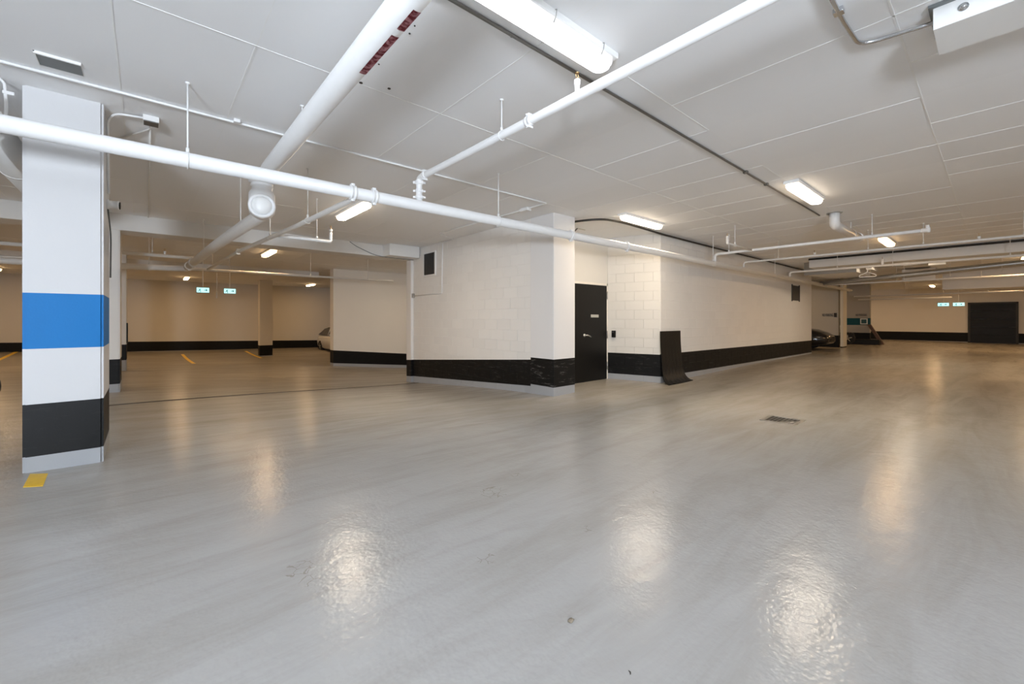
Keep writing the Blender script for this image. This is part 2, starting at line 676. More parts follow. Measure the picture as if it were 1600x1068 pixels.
# ------------------------------------------------------------------ ceiling: slab, boards, joint ridges
H = 3.0
bm = B()
box(bm, U0 - .3, V0 - .3, H + .02, U1 + .3, V1 + .3, H + .3)
ceil = struct('ceiling', bm, M['ceiling'], 'pale painted concrete ceiling of rectangular boards')
PU_, PV_ = .70, 1.40
bm = B()
gp = .003
box(bm, gp, gp, 0, PU_ - gp, PV_ - gp, .03)
pm = bpy.data.meshes.new('panel')
bm.to_mesh(pm)
bm.free()
pm.materials.append(M['ceiling'])
cells = []
i0, i1 = int(math.floor((U0 - .55) / PU_)), int(math.ceil((U1 - .55) / PU_))
j0, j1 = int(math.floor((V0 - .4) / PV_)), int(math.ceil((V1 - .4) / PV_))
for i in range(i0, i1):
    for j in range(j0, j1):
        u, v = .55 + i * PU_, .4 + j * PV_
        c = (u + PU_ / 2, v + PV_ / 2, H)
        q = proj(c)
        seen = any(vis((u + a * PU_, v + b * PV_, H), 5) for a in (0, 1) for b in (0, 1))
        hidden = (u > 5.3 and v > 5.0)
        cells.append((q[2] if (q and seen and not hidden) else 999, u, v))
cells.sort()
rest = B()
for n_, (d, u, v) in enumerate(cells):
    if n_ < 290 and d < 900:
        o = bpy.data.objects.new('panel', pm)
        COL.objects.link(o)
        o.parent = ceil
        o.location = (u, v, H)
    else:
        box(rest, max(U0 - .2, u + gp), max(V0 - .2, v + gp), H, min(U1 + .2, u + PU_ - gp), min(V1 + .2, v + PV_ - gp), H + .03)
o = obj('panel', rest, M['ceiling'], ceil)
o['kind'] = 'stuff'
bm = B()
ridges = [(i, 'u') for i in range(i0, i1 + 1)]
rnd = random.Random(3)
for i in range(i0, i1 + 1):
    for j in range(j0, j1):
        u, v = .55 + i * PU_, .4 + j * PV_
        if u < U0 or u > U1:
            continue
        w = rnd.choice((.0032, .0045, .006))
        box(bm, u - w, v, H - .0025 * (w > .004), u + w, v + PV_, H + .025)
for j in range(j0, j1 + 1):
    for i in range(i0, i1):
        u, v = .55 + i * PU_, .4 + j * PV_
        if v < V0 or v > V1:
            continue
        w = rnd.choice((.0045, .006) if j % 2 == 0 else (.0032, .0032, .005))
        box(bm, u, v - w, H - .0025 * (w > .004), u + PU_, v + w, H + .025)
o = obj('joint_ridge', bm, M['joint'], ceil)
o['kind'] = 'stuff'
# small open anchor holes
bm = B()
for px, py, r in ((564, 129, .013), (608, 138, .012), (799, 57, .006), (592, 100, .006), (640, 52, .006), (648, 40, .005)):
    q = P(px, py, H)
    lathe(bm, (q.x, q.y, H - .004), (0, 0, 1), [(0, r), (.012, r)], 10)
split_obj('anchor', bm, M['blackpipe'], ceil)


# ------------------------------------------------------------------ beams
def beam(x0, y0, z0, x1, y1, z1, label, m=None):
    bm = B()
    box(bm, x0, y0, z0, x1, y1, z1, .008)
    return struct('beam', bm, m or M['beam'], label)


beam(U0, 9.8, 2.72, 5.2, 10.35, H + .01, 'long white concrete beam crossing behind the blue-banded pillar')
beam(14.85, V0, 2.72, 15.4, 3.65, H + .01, 'white concrete beam across the right-hand aisle')
beam(22.0, V0, 2.28, 22.8, 1.3, H + .01, 'deep tan bulkhead over the far end of the right-hand aisle')
beam(U0, 17.0, 2.78, 5.0, 17.4, H + .01, 'shallow beam near the far left wall')

# ------------------------------------------------------------------ walls
W = {}
BIG = (-9, 0, 0)
c_ = (.157 - .52) / 5.0
k_ = (-.265 - .042) / 5.0
W['stair'] = wall_paint('paint_stairwell', (.52 - c_ * 4.9, 0, c_), (.042 - k_ * 4.9, 0, k_), scuff=.25)
W['pilaster'] = wall_paint('paint_pilaster', (.52, 0, 0), (.045, 0, 0), (.80, .79, .785), scuff=.9, object_random=False)
br, kr = (.40 - .47) / 10.9, (-.05 - .0) / 10.9
W['right'] = wall_paint('paint_aisle_wall', (.47 - br * 8.1, br, 0), (.0 - kr * 8.1, kr, 0), scuff=.22)
W['alcove'] = wall_paint('paint_alcove', (.46, 0, 0), (.0, 0, 0), (.72, .70, .66), scuff=.25)
W['ramp'] = wall_paint('paint_ramp_wall', (.094 + .0963 * 5.04, -.0963, 0), (-.362 + .096 * 5.04, -.096, 0), (.84, .80, .74), scuff=.05, object_random=False)
W['back'] = wall_paint('paint_back_wall', (.185, -.024, 0), (-.255, -.022, 0), (.72, .69, .64), scuff=.05, object_random=False)
W['far'] = wall_paint('paint_far_wall', (.455, 0, 0), (-.05, 0, 0), (.86, .82, .76), scuff=.05, object_random=False)
W['pillar'] = wall_paint('paint_blue_pillar', (.54, 0, 0), (.135, 0, 0), (.66, .66, .67), scuff=.06, rough=.5, blue=(.97, 1.405), object_random=False)
W['pillar2'] = wall_paint('paint_plain_pillar', (.52, 0, 0), (.10, 0, 0), (.80, .785, .76), scuff=.06, object_random=False)
W['column'] = wall_paint('paint_square_column', (.0, 0, 0), (-.47, 0, 0), (.79, .755, .70), scuff=.05, object_random=False)
W['bay'] = wall_paint('paint_bay_wall', (.48, 0, 0), (-.05, 0, 0), (.50, .48, .44), scuff=.05, object_random=False)
W['bayblue'] = wall_paint('paint_teal_bay_wall', (.50, 0, 0), (-.05, 0, 0), (.42, .40, .37), scuff=.05, object_random=False, blue=(.90, 1.26, srgb(24, 80, 92)))

ZB = -1.1


def wall(name, pts, m, t=.2, label=None, z1=H + .01):
    """straight wall slab: pts = two (x,y); thickness towards its left-hand side"""
    a, b = Vector(pts[0]), Vector(pts[1])
    n_ = Vector((-(b - a).y, (b - a).x)).normalized() * t
    bm = B()
    q = [a, b, b + n_, a + n_]
    lo = [bm.verts.new((p.x, p.y, ZB)) for p in q]
    hi = [bm.verts.new((p.x, p.y, z1)) for p in q]
    bm.faces.new(list(reversed(lo)))
    bm.faces.new(hi)
    for i in range(4):
        bm.faces.new((lo[i], lo[(i + 1) % 4], hi[(i + 1) % 4], hi[i]))
    return struct(name, bm, m, label)


wall('wall_back', ((U0, V1), (14, V1)), W['back'], label='long tan wall with a black bumper band at the far left end')
wall('wall_left', ((U0, V0), (U0, V1)), W['back'])
wall('wall_near', ((U1, V0), (U0, V0)), W['far'])
wall('wall_far', ((U1, 12), (U1, V0)), W['far'], label='tan end wall with a black bumper band beyond the right-hand aisle')
wall('wall_ramp', ((5.04, 15.5), (14, 15.5)), W['ramp'], .35, 'pale wall beside the dipping ramp, between parked silver car and blockwork room')
wall('wall_ramp_side', ((14, 10.0), (14, V1)), W['ramp'])
wall('wall_bay_back', ((19, 10.5), (U1, 10.5)), W['bay'])

# block walls: a core slab plus single blocks laid in half bond
BW, BH, BT = .40, .20, .007
JT = .0012


def block_mesh(w):
    bm = B()
    # local: x along wall, y outwards (front at -BT), chamfered front edge
    x0, x1, z0, z1, c = JT, w - JT, JT, BH - JT, .003
    f = [(x0 + c, -BT, z0 + c), (x1 - c, -BT, z0 + c), (x1 - c, -BT, z1 - c), (x0 + c, -BT, z1 - c)]
    s = [(x0, -BT + c, z0), (x1, -BT + c, z0), (x1, -BT + c, z1), (x0, -BT + c, z1)]
    bk = [(x0, 0, z0), (x1, 0, z0), (x1, 0, z1), (x0, 0, z1)]
    F, S2, K = [[bm.verts.new(p) for p in r] for r in (f, s, bk)]
    bm.faces.new(F)
    for i in range(4):
        j = (i + 1) % 4
        bm.faces.new((F[j], F[i], S2[i], S2[j]))
        bm.faces.new((S2[j], S2[i], K[i], K[j]))
    bm.faces.new(list(reversed(K)))
    bmesh.ops.recalc_face_normals(bm, faces=bm.faces)
    return bm


def block_wall(name, a, b, m, label, limit=290, t=.2, maxdist=99, z0=-.6):
    """blocks laid on the right-hand side of a->b (the side the camera sees)"""
    a, b = Vector(a), Vector(b)
    root = wall(name, (a, b), m, t, label)
    d = (b - a)
    Ln = d.length
    ang = math.atan2(d.y, d.x)
    meshes = {}

    def mesh(w):
        w = round(w, 2)
        if w not in meshes:
            bmx = block_mesh(w)
            me = bpy.data.meshes.new('block')
            bmx.to_mesh(me)
            bmx.free()
            me.materials.append(m)
            meshes[w] = me
        return meshes[w]
    items = []
    r = 0
    z = z0
    while z < H - .01:
        x = 0.0
        first = BW / 2 if r % 2 else BW
        w = first
        while x < Ln - .02:
            w = min(w, Ln - x)
            p = a + d.normalized() * (x + w / 2)
            q = proj((p.x, p.y, z + .1))
            items.append((q[2] if q else 99, x, z, w))
            x += w
            w = BW
        z += BH
        r += 1
    items.sort()
    rest = B()
    cnt = 0
    for (dd, x, z, w) in items:
        if z + BH < -.45:
            continue
        p = a + d.normalized() * x
        if cnt < limit and dd < maxdist and w > .05:
            o = bpy.data.objects.new('block', mesh(w))
            COL.objects.link(o)
            o.parent = root
            o.location = (p.x, p.y, z)
            o.rotation_euler = (0, 0, ang)
            cnt += 1
        elif w > .03:
            tmp = block_mesh(w)
            tmp.transform(Matrix.Translation((p.x, p.y, z)) @ Matrix.Rotation(ang, 4, 'Z'))
            me = bpy.data.meshes.new('t')
            tmp.to_mesh(me)
            tmp.free()
            rest.from_mesh(me)
            bpy.data.meshes.remove(me)
    if len(rest.verts):
        o = obj('block', rest, m, root)
        o['kind'] = 'stuff'
    else:
        rest.free()
    return root


# the blockwork room on the left of the drive aisle
block_wall('wall_left_room', (5.207, 10.03), (5.207, 5.45), W['stair'], 'painted block wall of the room, with high dark vent, beside the ramp')
block_wall('wall_alcove_side', (7.78 + .007, 5.70), (8.10 + .007, 4.61), W['alcove'], 'cream block wall at the right of the black door')
block_wall('wall_right', (8.11, 4.607), (19.05, 4.607), W['right'], 'long painted block wall running down the right-hand aisle', limit=285)
wall('wall_alcove', ((5.7, 5.70), (7.80, 5.70)), W['alcove'], label='cream wall around the black door')
wall('wall_room_back', ((19.05, 10.03), (5.25, 10.03)), W['stair'], .2)
wall('wall_room_end', ((19.05, 4.66), (19.05, 10.0)), W['bay'], .2)
# end post with black corner guard at the left edge of the block wall
bm = B()
box(bm, 5.13, 9.86, ZB, 5.23, 10.10, 2.72, .006)
struct('trim_1', bm, W['stair'], 'narrow white corner trim at the left end of the block wall')
# the room's corner pier
bm = B()
box(bm, 5.19, 4.90, ZB, 5.74, 5.47, H + .005, .012)
box(bm, 5.24, 5.40, ZB, 5.735, 5.75, H + .005)
struct('pillar', bm, W['pilaster'], 'white corner pier with scuffed black band at the left of the black door')

# free-standing pillars


def pillar(x0, y0, x1, y1, m, label, bev=.018):
    bm = B()
    box(bm, x0, y0, ZB, x1, y1, H + .005)
    bmesh.ops.bevel(bm, geom=[e for e in bm.edges if abs(e.verts[0].co.z - e.verts[1].co.z) > 1], offset=bev, segments=2, affect='EDGES')
    o = struct('pillar', bm, m, label)
    return o


p1 = pillar(-.718, 4.9, -.268, 5.65, W['pillar'], 'nearest white pillar, with one broad blue band and a black foot band')
pillar(-.72, 9.82, -.335, 10.5, W['pillar2'], 'white pillar under the long beam, half hidden behind the blue-banded one')
p3 = pillar(-.9, 15.4, -.40, 16.1, W['pillar2'], 'third white pillar in line behind the blue-banded one, with a dark upright strip')
pillar(3.93, 22.1, 4.45, 22.5, W['column'], 'slender square column standing free before the far left wall')
bm = B()
box(bm, -.402, 15.43, .55, -.37, 15.58, 1.1, .01)
obj('corner_strip', bm, M['black'], p3)
# raised chips at pillar foot
# bay walls and pillar far right
bw1 = wall('wall_bay_1', ((23.2, 10.5), (23.2, 4.6)), W['bay'], .25, 'grey bay wall with small dark lettering, behind the black car')
bw2 = wall('wall_bay_2', ((28.0, 10.5), (28.0, 4.26)), W['bayblue'], .3, 'grey bay wall with a teal band and framed white square sign')
W['lit'] = wall_paint('paint_bay_pier', (.0, 0, 0), (-.3, 0, 0), (.80, .76, .66), scuff=.05, object_random=False)
pillar(23.0, 4.40, 23.72, 4.50, W['lit'], 'narrow cream pier at the end of the grey lettered bay wall')


def text(body, size, loc, rotz, m, parent, name='lettering', ext=.002):
    cu = bpy.data.curves.new(name, 'FONT')
    cu.body = body
    cu.size = size
    cu.extrude = ext
    cu.align_x = 'CENTER'
    cu.align_y = 'CENTER'
    cu.resolution_u = 2
    cu.materials.append(m)
    o = bpy.data.objects.new(name, cu)
    COL.objects.link(o)
    o.parent = parent
    if parent is not None:
        o.matrix_parent_inverse = Matrix.Translation(-parent.location)
    o.location = loc
    o.rotation_euler = (PI / 2, 0, rotz)
    return o


tx = text('NO PARKING', .20, (23.19, 4.99, 1.385), -PI / 2, M['text'], bw1)
tx.scale = (.34, 1, 1)
bm = B()
box(bm, 23.18, 4.66, 1.30, 23.2, 4.76, 1.48)
obj('sign_plate', bm, M['text'], bw1)
tx = text('NO PARKING', .17, (27.99, 4.6, 1.415), -PI / 2, M['text'], bw2)
tx.scale = (.44, 1, 1)
# framed square sign on the teal band
sg = thing('sign', 'small white-framed square sign on the teal band of the far bay wall', 'sign', (27.97, 4.49, 1.08))
bm = B()
box(bm, 27.97, 4.34, .94, 27.995, 4.64, 1.24, .004)
obj('frame', bm, M['white'], sg)
bm = B()
box(bm, 27.96, 4.385, .985, 27.972, 4.595, 1.195)
obj('face', bm, simple('sign_face_teal', (.03, .10, .12), .5), sg)

# ------------------------------------------------------------------ black door with lever, hinges and name plate
d1 = sroot('door_1', 'black steel door with lever handle and small grey name plate', (7.15, 5.70, -.12))
bm = B()
box(bm, 6.61, 5.66, -.115, 7.70, 5.70, 1.935, .003)
obj('leaf', bm, M['black'], d1)
bm = B()
W['frame'] = M['white']
box(bm, 6.56, 5.668, -.13, 6.605, 5.70, 1.98)
box(bm, 7.705, 5.668, -.13, 7.75, 5.70, 1.98)
box(bm, 6.56, 5.668, 1.94, 7.75, 5.70, 1.985)
split_obj('jamb', bm, simple('door_frame_cream', (.80, .755, .69), .5), d1)
h = B()
lathe(h, (6.93, 5.662, .865), (0, -1, 0), [(0, .034), (.008, .034), (.010, .028), (.012, .015), (.05, .013), (.055, .013)], 20)
tube(h, [(6.93, 5.612, .865), (6.99, 5.607, .862), (7.05, 5.607, .842), (7.09, 5.612, .825)], [.013, .012, .011, .009], 10)
obj('lever_handle', h, M['chrome'], d1)
for z in (1.65, .78, .1):
    bm = B()
    box(bm, 7.695, 5.648, z, 7.722, 5.668, z + .16, .003)
    tube(bm, [(7.708, 5.646, z - .005), (7.708, 5.646, z + .165)], .009, 8)
    obj('hinge', bm, M['chrome'], d1)
bm = B()
box(bm, 7.14, 5.652, 1.24, 7.40, 5.66, 1.30, .002)
npl = obj('name_plate', bm, simple('name_plate_grey', (.42, .42, .38), .5), d1)
cr = thing('card_reader', 'small black card reader on cream wall right of the black door', 'card reader', (7.83, 5.56, .82))
q0, q1 = PV(950.5, 515, 5.52), PV(955, 525, 5.52)
bm = B()
box(bm, 7.76, 5.50, .80, 7.815, 5.58, .95, .008)
obj('housing', bm, M['black'], cr)
bm = B()
box(bm, 7.756, 5.515, .90, 7.762, 5.565, .93)
obj('indicator', bm, M['darkgrey'], cr)

# dark overhead door in the far wall
d2 = sroot('door_2', 'wide black overhead garage door in the far end wall', (U1, .15, -.08))
bm = B()
for k in range(5):
    z0 = -.08 + k * .43
    box(bm, U1 - .10, -.70, z0 + .003, U1 - .04, .98, z0 + .43 - .003, .003)
split_obj('door_panel', bm, M['black'], d2)
bm = B()
box(bm, U1 - .14, .95, -.1, U1 - .0, 1.04, 2.1)
box(bm, U1 - .14, -.76, -.1, U1 - .0, -.67, 2.1)
box(bm, U1 - .14, -.76, 2.04, U1 - .0, 1.04, 2.12)
split_obj('jamb', bm, M['blackpipe'], d2)


# ------------------------------------------------------------------ wall vents
def vent_on_u(u, y0, y1, z0, z1, label, frame=True):
    """vent on a wall whose face looks towards -X"""
    t = thing('wall_vent', label, 'vent', (u, (y0 + y1) / 2, z0))
    bm = B()
    box(bm, u - .012, y0, z0, u, y1, z1)
    obj('backing', bm, M['darkgrey'], t)
    if frame:
        bm = B()
        w = .035
        for (a, b, c, d) in ((y0 - w, y0, z0 - w, z1 + w), (y1, y1 + w, z0 - w, z1 + w), (y0, y1, z0 - w, z0), (y0, y1, z1, z1 + w)):
            box(bm, u - .03, a, c, u, b, d, .003)
        split_obj('trim_strip', bm, M['white'], t)
    n_ = max(4, int((y1 - y0) / .05))
    bm = B()
    for k in range(n_):
        y = y0 + (y1 - y0) * (k + .5) / n_
        box(bm, u - .03, y - .003, z0 + .01, u - .012, y + .012, z1 - .01)
    obj('louvre', bm, M['louvre'], t)['kind'] = 'stuff'
    return t


a, b_ = PU(663, 395, 5.2), PU(681, 427, 5.2)
vent_on_u(5.2, 8.76, 9.26, 2.28, 2.80, 'dark upright louvred vent high on the block wall by the ramp')
t = thing('wall_vent', 'dark narrow vent high on the long aisle block wall', 'vent', (17.1, 4.6, 1.85))
bm = B()
box(bm, 16.69, 4.588, 1.85, 17.47, 4.60, 2.37)
obj('backing', bm, M['darkgrey'], t)
bm = B()
for k in range(9):
    box(bm, 16.71, 4.572, 1.88 + k * .055, 17.45, 4.588, 1.90 + k * .055)
for q in ((16.66, 16.69, 1.82, 2.40), (17.47, 17.50, 1.82, 2.40)):
    box(bm, q[0], 4.57, q[2], q[1], 4.60, q[3])
obj('louvre', bm, M['louvre'], t)['kind'] = 'stuff'

# grey plate let into the ceiling above the blue-banded pillar
t = thing('ceiling_plate', 'dark grey metal plate with white lip on the ceiling near the blue-banded pillar', 'plate', (-.46, 4.33, H))
bm = B()
box(bm, -.565, 4.235, H - .004, -.35, 4.43, H)
obj('plate', bm, M['grey'], t)
bm = B()
box(bm, -.57, 4.222, H - .018, -.345, 4.236, H)
box(bm, -.572, 4.222, H - .010, -.564, 4.43, H)
obj('lip', bm, M['white'], t)

# ------------------------------------------------------------------ ceiling lights
DIFF = {}


def diff_mat(k, col, s):
    if k not in DIFF:
        DIFF[k] = emit('lit_diffuser_%s' % k, col, s)
    return DIFF[k]


def rounded_bar(bm, L_, w, z0, z1, r=.06, n=6, top=.8):
    """bar along X with rounded plan corners, tapering downwards"""
    rings = []
    for (z, s) in ((z1, 1.0), (z0 + (z1 - z0) * .35, .98), (z0, top)):
        ring = []
        hw, hl = w / 2 * s, L_ / 2 - w / 2 * (1 - s)
        rr = min(r, hw * .95)
        for cx, cy, a0 in ((hl - rr, hw - rr, 0), (-hl + rr, hw - rr, PI / 2), (-hl + rr, -hw + rr, PI), (hl - rr, -hw + rr, 3 * PI / 2)):
            for k in range(n + 1):
                a = a0 + PI / 2 * k / n
                ring.append(bm.verts.new((cx + rr * math.cos(a), cy + rr * math.sin(a), z)))
        rings.append(ring)
    m_ = len(rings[0])
    for i in range(2):
        for k in range(m_):
            bm.faces.new((rings[i][k], rings[i][(k + 1) % m_], rings[i + 1][(k + 1) % m_], rings[i + 1][k]))
    bm.faces.new(rings[0])
    bm.faces.new(list(reversed(rings[2])))


def light_mesh(kind, mat):
    res = {}
    bm = B()
    box(bm, -.625, -.088, -.04, .625, .088, 0, .006)
    me = bpy.data.meshes.new('housing')
    bm.to_mesh(me)
    bm.free()
    me.materials.append(M['white'])
    bm = B()
    rounded_bar(bm, 1.22, .155, -.095, -.03)
    bm.normal_update()
    for f in bm.faces:
        f.material_index = 0 if abs(f.normal.z) > .8 else 1
    me2 = bpy.data.meshes.new('diffuser')
    bmesh.ops.recalc_face_normals(bm, faces=bm.faces)
    bm.to_mesh(me2)
    bm.free()
    me2.materials.append(mat)
    me2.materials.append(diff_mat(kind + '_side', {'near': LAMP_NEAR, 'mid': LAMP_MID, 'far': LAMP_FAR}[kind], {'near': NEAR_W, 'mid': MID_W, 'far': FAR_W}[kind] * .07))
    bm = B()
    tube(bm, [(0, .076, -.075), (0, .094, -.045), (0, .10, -.012), (0, .085, -.006)], .003, 6)
    me3 = bpy.data.meshes.new('clip')
    bm.to_mesh(me3)
    bm.free()
    me3.materials.append(M['steel'])
    return me, me2, me3


LM = {'near': light_mesh('near', diff_mat('near', LAMP_NEAR, NEAR_W)), 'mid': light_mesh('mid', diff_mat('mid', LAMP_MID, MID_W)),
      'far': light_mesh('far', diff_mat('far', LAMP_FAR, FAR_W))}


def light(u, v, axis, kind, label, z=H, group=None, stem=False):
    t = thing('ceiling_light', label, 'ceiling light', (u, v, z), group, PI / 2 if axis == 'v' else 0, world=False)
    for nm, me in zip(('housing', 'diffuser'), LM[kind]):
        o = bpy.data.objects.new(nm, me)
        COL.objects.link(o)
        o.parent = t
    if kind == 'near':
        for sx in (-.45, 0, .45):
            for a_ in (0, PI):
                o = bpy.data.objects.new('clip', LM[kind][2])
                COL.objects.link(o)
                o.parent = t
                o.location = (sx, 0, 0)
                o.rotation_euler = (0, 0, a_)
    if z < H - .05:
        bm = B()
        for sx in (-.4, .4):
            tube(bm, [(sx, 0, 0), (sx, 0, H - z)], .006, 6)
        obj('suspension_rod', bm, M['steel'], t)
    return t


light(1.79, 1.765, 'u', 'near', 'large lit batten nearest the camera, cut by the top edge of the photo')
light(6.92, 1.745, 'u', 'mid', 'lit batten beside the dark conduit over the right-hand aisle')
light(12.6, 1.62, 'u', 'far', 'lit batten just in front of the beam across the right-hand aisle')
light(6.72, 4.17, 'u', 'mid', 'lit batten close to the corner above the black door')
light(2.53, 6.83, 'v', 'mid', 'lit batten seen just under the long white main pipe')
light(2.45, 12.6, 'v', 'far', 'lit batten just beyond the long beam, left of the ramp wall')
light(2.5, 18.4, 'u', 'far', 'thin lit batten seen edge-on above the two exit signs')
light(1.3, 22.6, 'v', 'far', 'tiny lit batten at the far wall, left of the exit signs')
light(6.3, 22.8, 'v', 'far', 'tiny lit batten above the parked silver car')
light(-2.85, 17.9, 'u', 'far', 'lit batten at the left edge of the photo, upper one beyond the pillar')
light(-3.9, 22.4, 'v', 'far', 'lit batten at the left edge of the photo, lower one near the far wall')
light(16.2, 1.74, 'u', 'mid', 'unseen batten added behind the first aisle beam to light the far aisle')  # added to brighten the far aisle, set where the beam hides it
light(24.5, -.3, 'u', 'far', 'unseen batten added behind the deep far bulkhead to light the end wall')  # added lamp lifting the dark end wall, out of sight behind the bulkhead
light(29.0, -1.2, 'u', 'far', 'added batten before the black overhead door, unseen behind the bulkhead')  # second added lamp for the end wall, also out of sight
light(21.2, 6.6, 'v', 'far', 'unseen batten added over the black car to light its bay wall')  # added to brighten the grey bay wall, hidden by the block wall
light(25.9, 7.2, 'v', 'far', 'unseen batten added to light the motorcycle bay')  # added bay lamp, hidden by the block wall as well
light(7.6, 12.8, 'u', 'mid', 'unseen batten added behind the blockwork room to light the ramp wall')  # added to brighten the ramp wall, the room hides it
light(18.9, -.55, 'u', 'far', 'lit batten at the right edge of the photo beyond the first beam')
light(25.5, -.15, 'v', 'far', 'lit batten seen edge-on under the deep far bulkhead')
light(31.5, 6.0, 'u', 'far', 'lit batten seen beyond the top of the narrow cream pier')
light(31.0, 2.2, 'u', 'far', 'small lit batten before the far end wall')
# the rows go on behind the camera
for (u, v, ax, kd) in ((-3.9, 1.76, 'u', 'near'), (1.8, -4.0, 'u', 'near'), (7.0, -4.6, 'u', 'mid'), (12.6, -4.6, 'u', 'mid'), (-5.2, -4.0, 'u', 'near'),
                       (-3.6, 9.3, 'u', 'mid'), (-5.0, 13.5, 'v', 'far'), (18.5, -5.0, 'u', 'far'), (26, -5.0, 'u', 'far')):
    light(u, v, ax, kd, 'lit ceiling batten of the rows running on outside the photo', group='ceiling battens outside the photo')

# ------------------------------------------------------------------ sprinkler and drain pipes


def rod(bm_parent, x, y, zt, zb, r=.006, clevis=True, m='pipe', name='hanger', axis='u', pr=.06):
    bm = B()
    tube(bm, [(x, y, zt), (x, y, zb)], r, 8)
    if clevis:
        tube(bm, [(x, y, zb - .001), (x, y, zb + .035)], r * 2.1, 8)
        # ring round the pipe
        pts = []
        for k in range(17):
            a = 2 * PI * k / 16
            c, s = math.cos(a) * (pr + .004), math.sin(a) * (pr + .004)
            pts.append((x, y + c, zb - pr - .004 + s) if axis == 'u' else (x + c, y, zb - pr - .004 + s))
        tube(bm, pts, .0035, 6, cap=False)
    lathe(bm, (x, y, zt), (0, 0, -1), [(0, .016), (.008, .016), (.012, .008)], 10)
    return obj(name, bm, M[m], bm_parent)


def coupling(parent, c, axis, r, m='pipe', w=.06):
    c = Vector(c)
    ax = {'u': Vector((1, 0, 0)), 'v': Vector((0, 1, 0)), 'z': Vector((0, 0, 1))}[axis]
    bm = B()
    lathe(bm, c - ax * w / 2, ax, [(0, r * 1.0), (.003, r * 1.2), (w * .3, r * 1.22), (w * .35, r * 1.12), (w * .65, r * 1.12), (w * .7, r * 1.22), (w - .003, r * 1.2), (w, r)], 20)
    side = Vector((0, 0, 1)) if axis != 'z' else Vector((C_, S_, 0)).cross(Vector((0, 0, 1)))
    oth = ax.cross(side)
    for s in (-1, 1):
        p = c + side * s * r * 1.28
        cb = [p - oth * .022 - ax * w * .3 - side * .012, p + oth * .022 + ax * w * .3 + side * .012]
        box(bm, min(cb[0].x, cb[1].x), min(cb[0].y, cb[1].y), min(cb[0].z, cb[1].z), max(cb[0].x, cb[1].x), max(cb[0].y, cb[1].y), max(cb[0].z, cb[1].z), .003)
        tube(bm, [p - oth * .034, p + oth * .034], .007, 8)
    return obj('coupling', bm, M[m], parent)


def head(parent, x, y, z0, z1, r=.017):
    """upright sprinkler on a riser"""
    bm = B()
    tube(bm, [(x, y, z0), (x, y, z1 - .05)], r, 10)
    lathe(bm, (x, y, z1 - .085), (0, 0, 1), [(0, r), (.002, r * 1.3), (.035, r * 1.3), (.037, r)], 10)
    o = obj('riser', bm, M['pipe'], parent)
    bm = B()
    tube(bm, [(x, y, z1 - .05), (x, y, z1 - .035)], .009, 8)
    for s in (-1, 1):
        tube(bm, [(x + s * .008, y, z1 - .036), (x + s * .014, y, z1 - .02), (x + s * .004, y, z1 - .004)], .0022, 6)
    lathe(bm, (x, y, z1 - .004), (0, 0, 1), [(0, .004), (.001, .017), (.004, .015)], 12)
    obj('sprinkler_head', bm, M['brass'], o)
    return o


# main
ZM, VM, RM = 2.41, 4.04, .057
mp_ = thing('sprinkler_main', 'long thick white sprinkler main crossing the whole photo in front of the pillar', 'pipe', (5, VM, ZM))
bm = B()
tube(bm, [(-8.9, VM, ZM), (22.5, VM, ZM)], RM, 24)
obj('pipe_run', bm, M['pipe'], mp_)
for u in (.24, 3.29, 9.3, 13.2):
    rod(mp_, u, VM, H, ZM + RM, axis='u', pr=RM)
for u in (1.49, 1.70, 4.65, 6.05):
    coupling(mp_, (u, VM, ZM), 'u', RM)
# branch towards the camera with its riser
br_ = thing('sprinkler_branch', 'white branch pipe rising from the main and passing over the camera, with one upright sprinkler', 'pipe', (2.2, 2, 2.705))
bm = B()
tube(bm, [(2.2, VM, ZM + .03), (2.2, VM, 2.705), (2.2, -6.0, 2.705)], .033, 18, bend=.06)
obj('pipe_run', bm, M['pipe'], br_)
for z in (2.655, 2.565, 2.50):
    coupling(br_, (2.2, VM, z), 'z', .034, w=.035 if z < 2.6 else .045)
coupling(br_, (2.2, 2.33, 2.705), 'v', .033)
coupling(br_, (2.2, 3.92, 2.705), 'v', .033, w=.05)
rod(br_, 2.2, 2.66, H, 2.705 + .033, axis='v', pr=.033)
rod(br_, 2.2, -1.5, H, 2.705 + .033, axis='v', pr=.033)
q = PU(900, 140, 2.2)
head(br_, 2.2, 1.86, 2.72, 2.865)

# small branch leaving the main towards the left
sb = thing('sprinkler_branch', 'thin white branch pipe running back under the long beam from the main, with side arm', 'pipe', (1.5, 6, 2.38))
pts = [Vector((1.56, VM, ZM)), P(548, 313, 2.38), P(470, 350, 2.38), P(372, 393, 2.38), P(325, 421, 2.38)]
bm = B()
tube(bm, pts, .030, 14)
obj('pipe_run', bm, M['pipe2'], sb)
q = P(434, 368, 2.38)
e = P(516, 378, 2.38)
bm = B()
tube(bm, [(q.x, q.y, 2.38), (e.x, q.y, 2.38), (e.x, q.y, 2.52)], .022, 12, bend=.03)
arm = obj('side_arm', bm, M['pipe'], sb)
head(sb, e.x, q.y, 2.5, 2.62)
rod(sb, e.x - .2, q.y, H, 2.40, axis='u', pr=.022)
for (x, y) in ((481, 344), (422, 371)):
    q = P(x, y, 2.38)
    rod(sb, q.x, q.y, H, 2.41, axis='v', pr=.03, m='pipe2')
q = P(372, 393, 2.38)
coupling(sb, q, 'v', .03, 'pipe2')
sb2 = thing('sprinkler_line', 'white pipe running left to right along the far ceiling to the ramp wall', 'pipe', (2.5, 12, 2.38))
a0 = P(325, 421, 2.38)
bm = B()
tube(bm, [(-8.5, a0.y, 2.38), (5.8, a0.y + .0, 2.38)], .028, 12)
obj('pipe_run', bm, M['pipe2'], sb2)
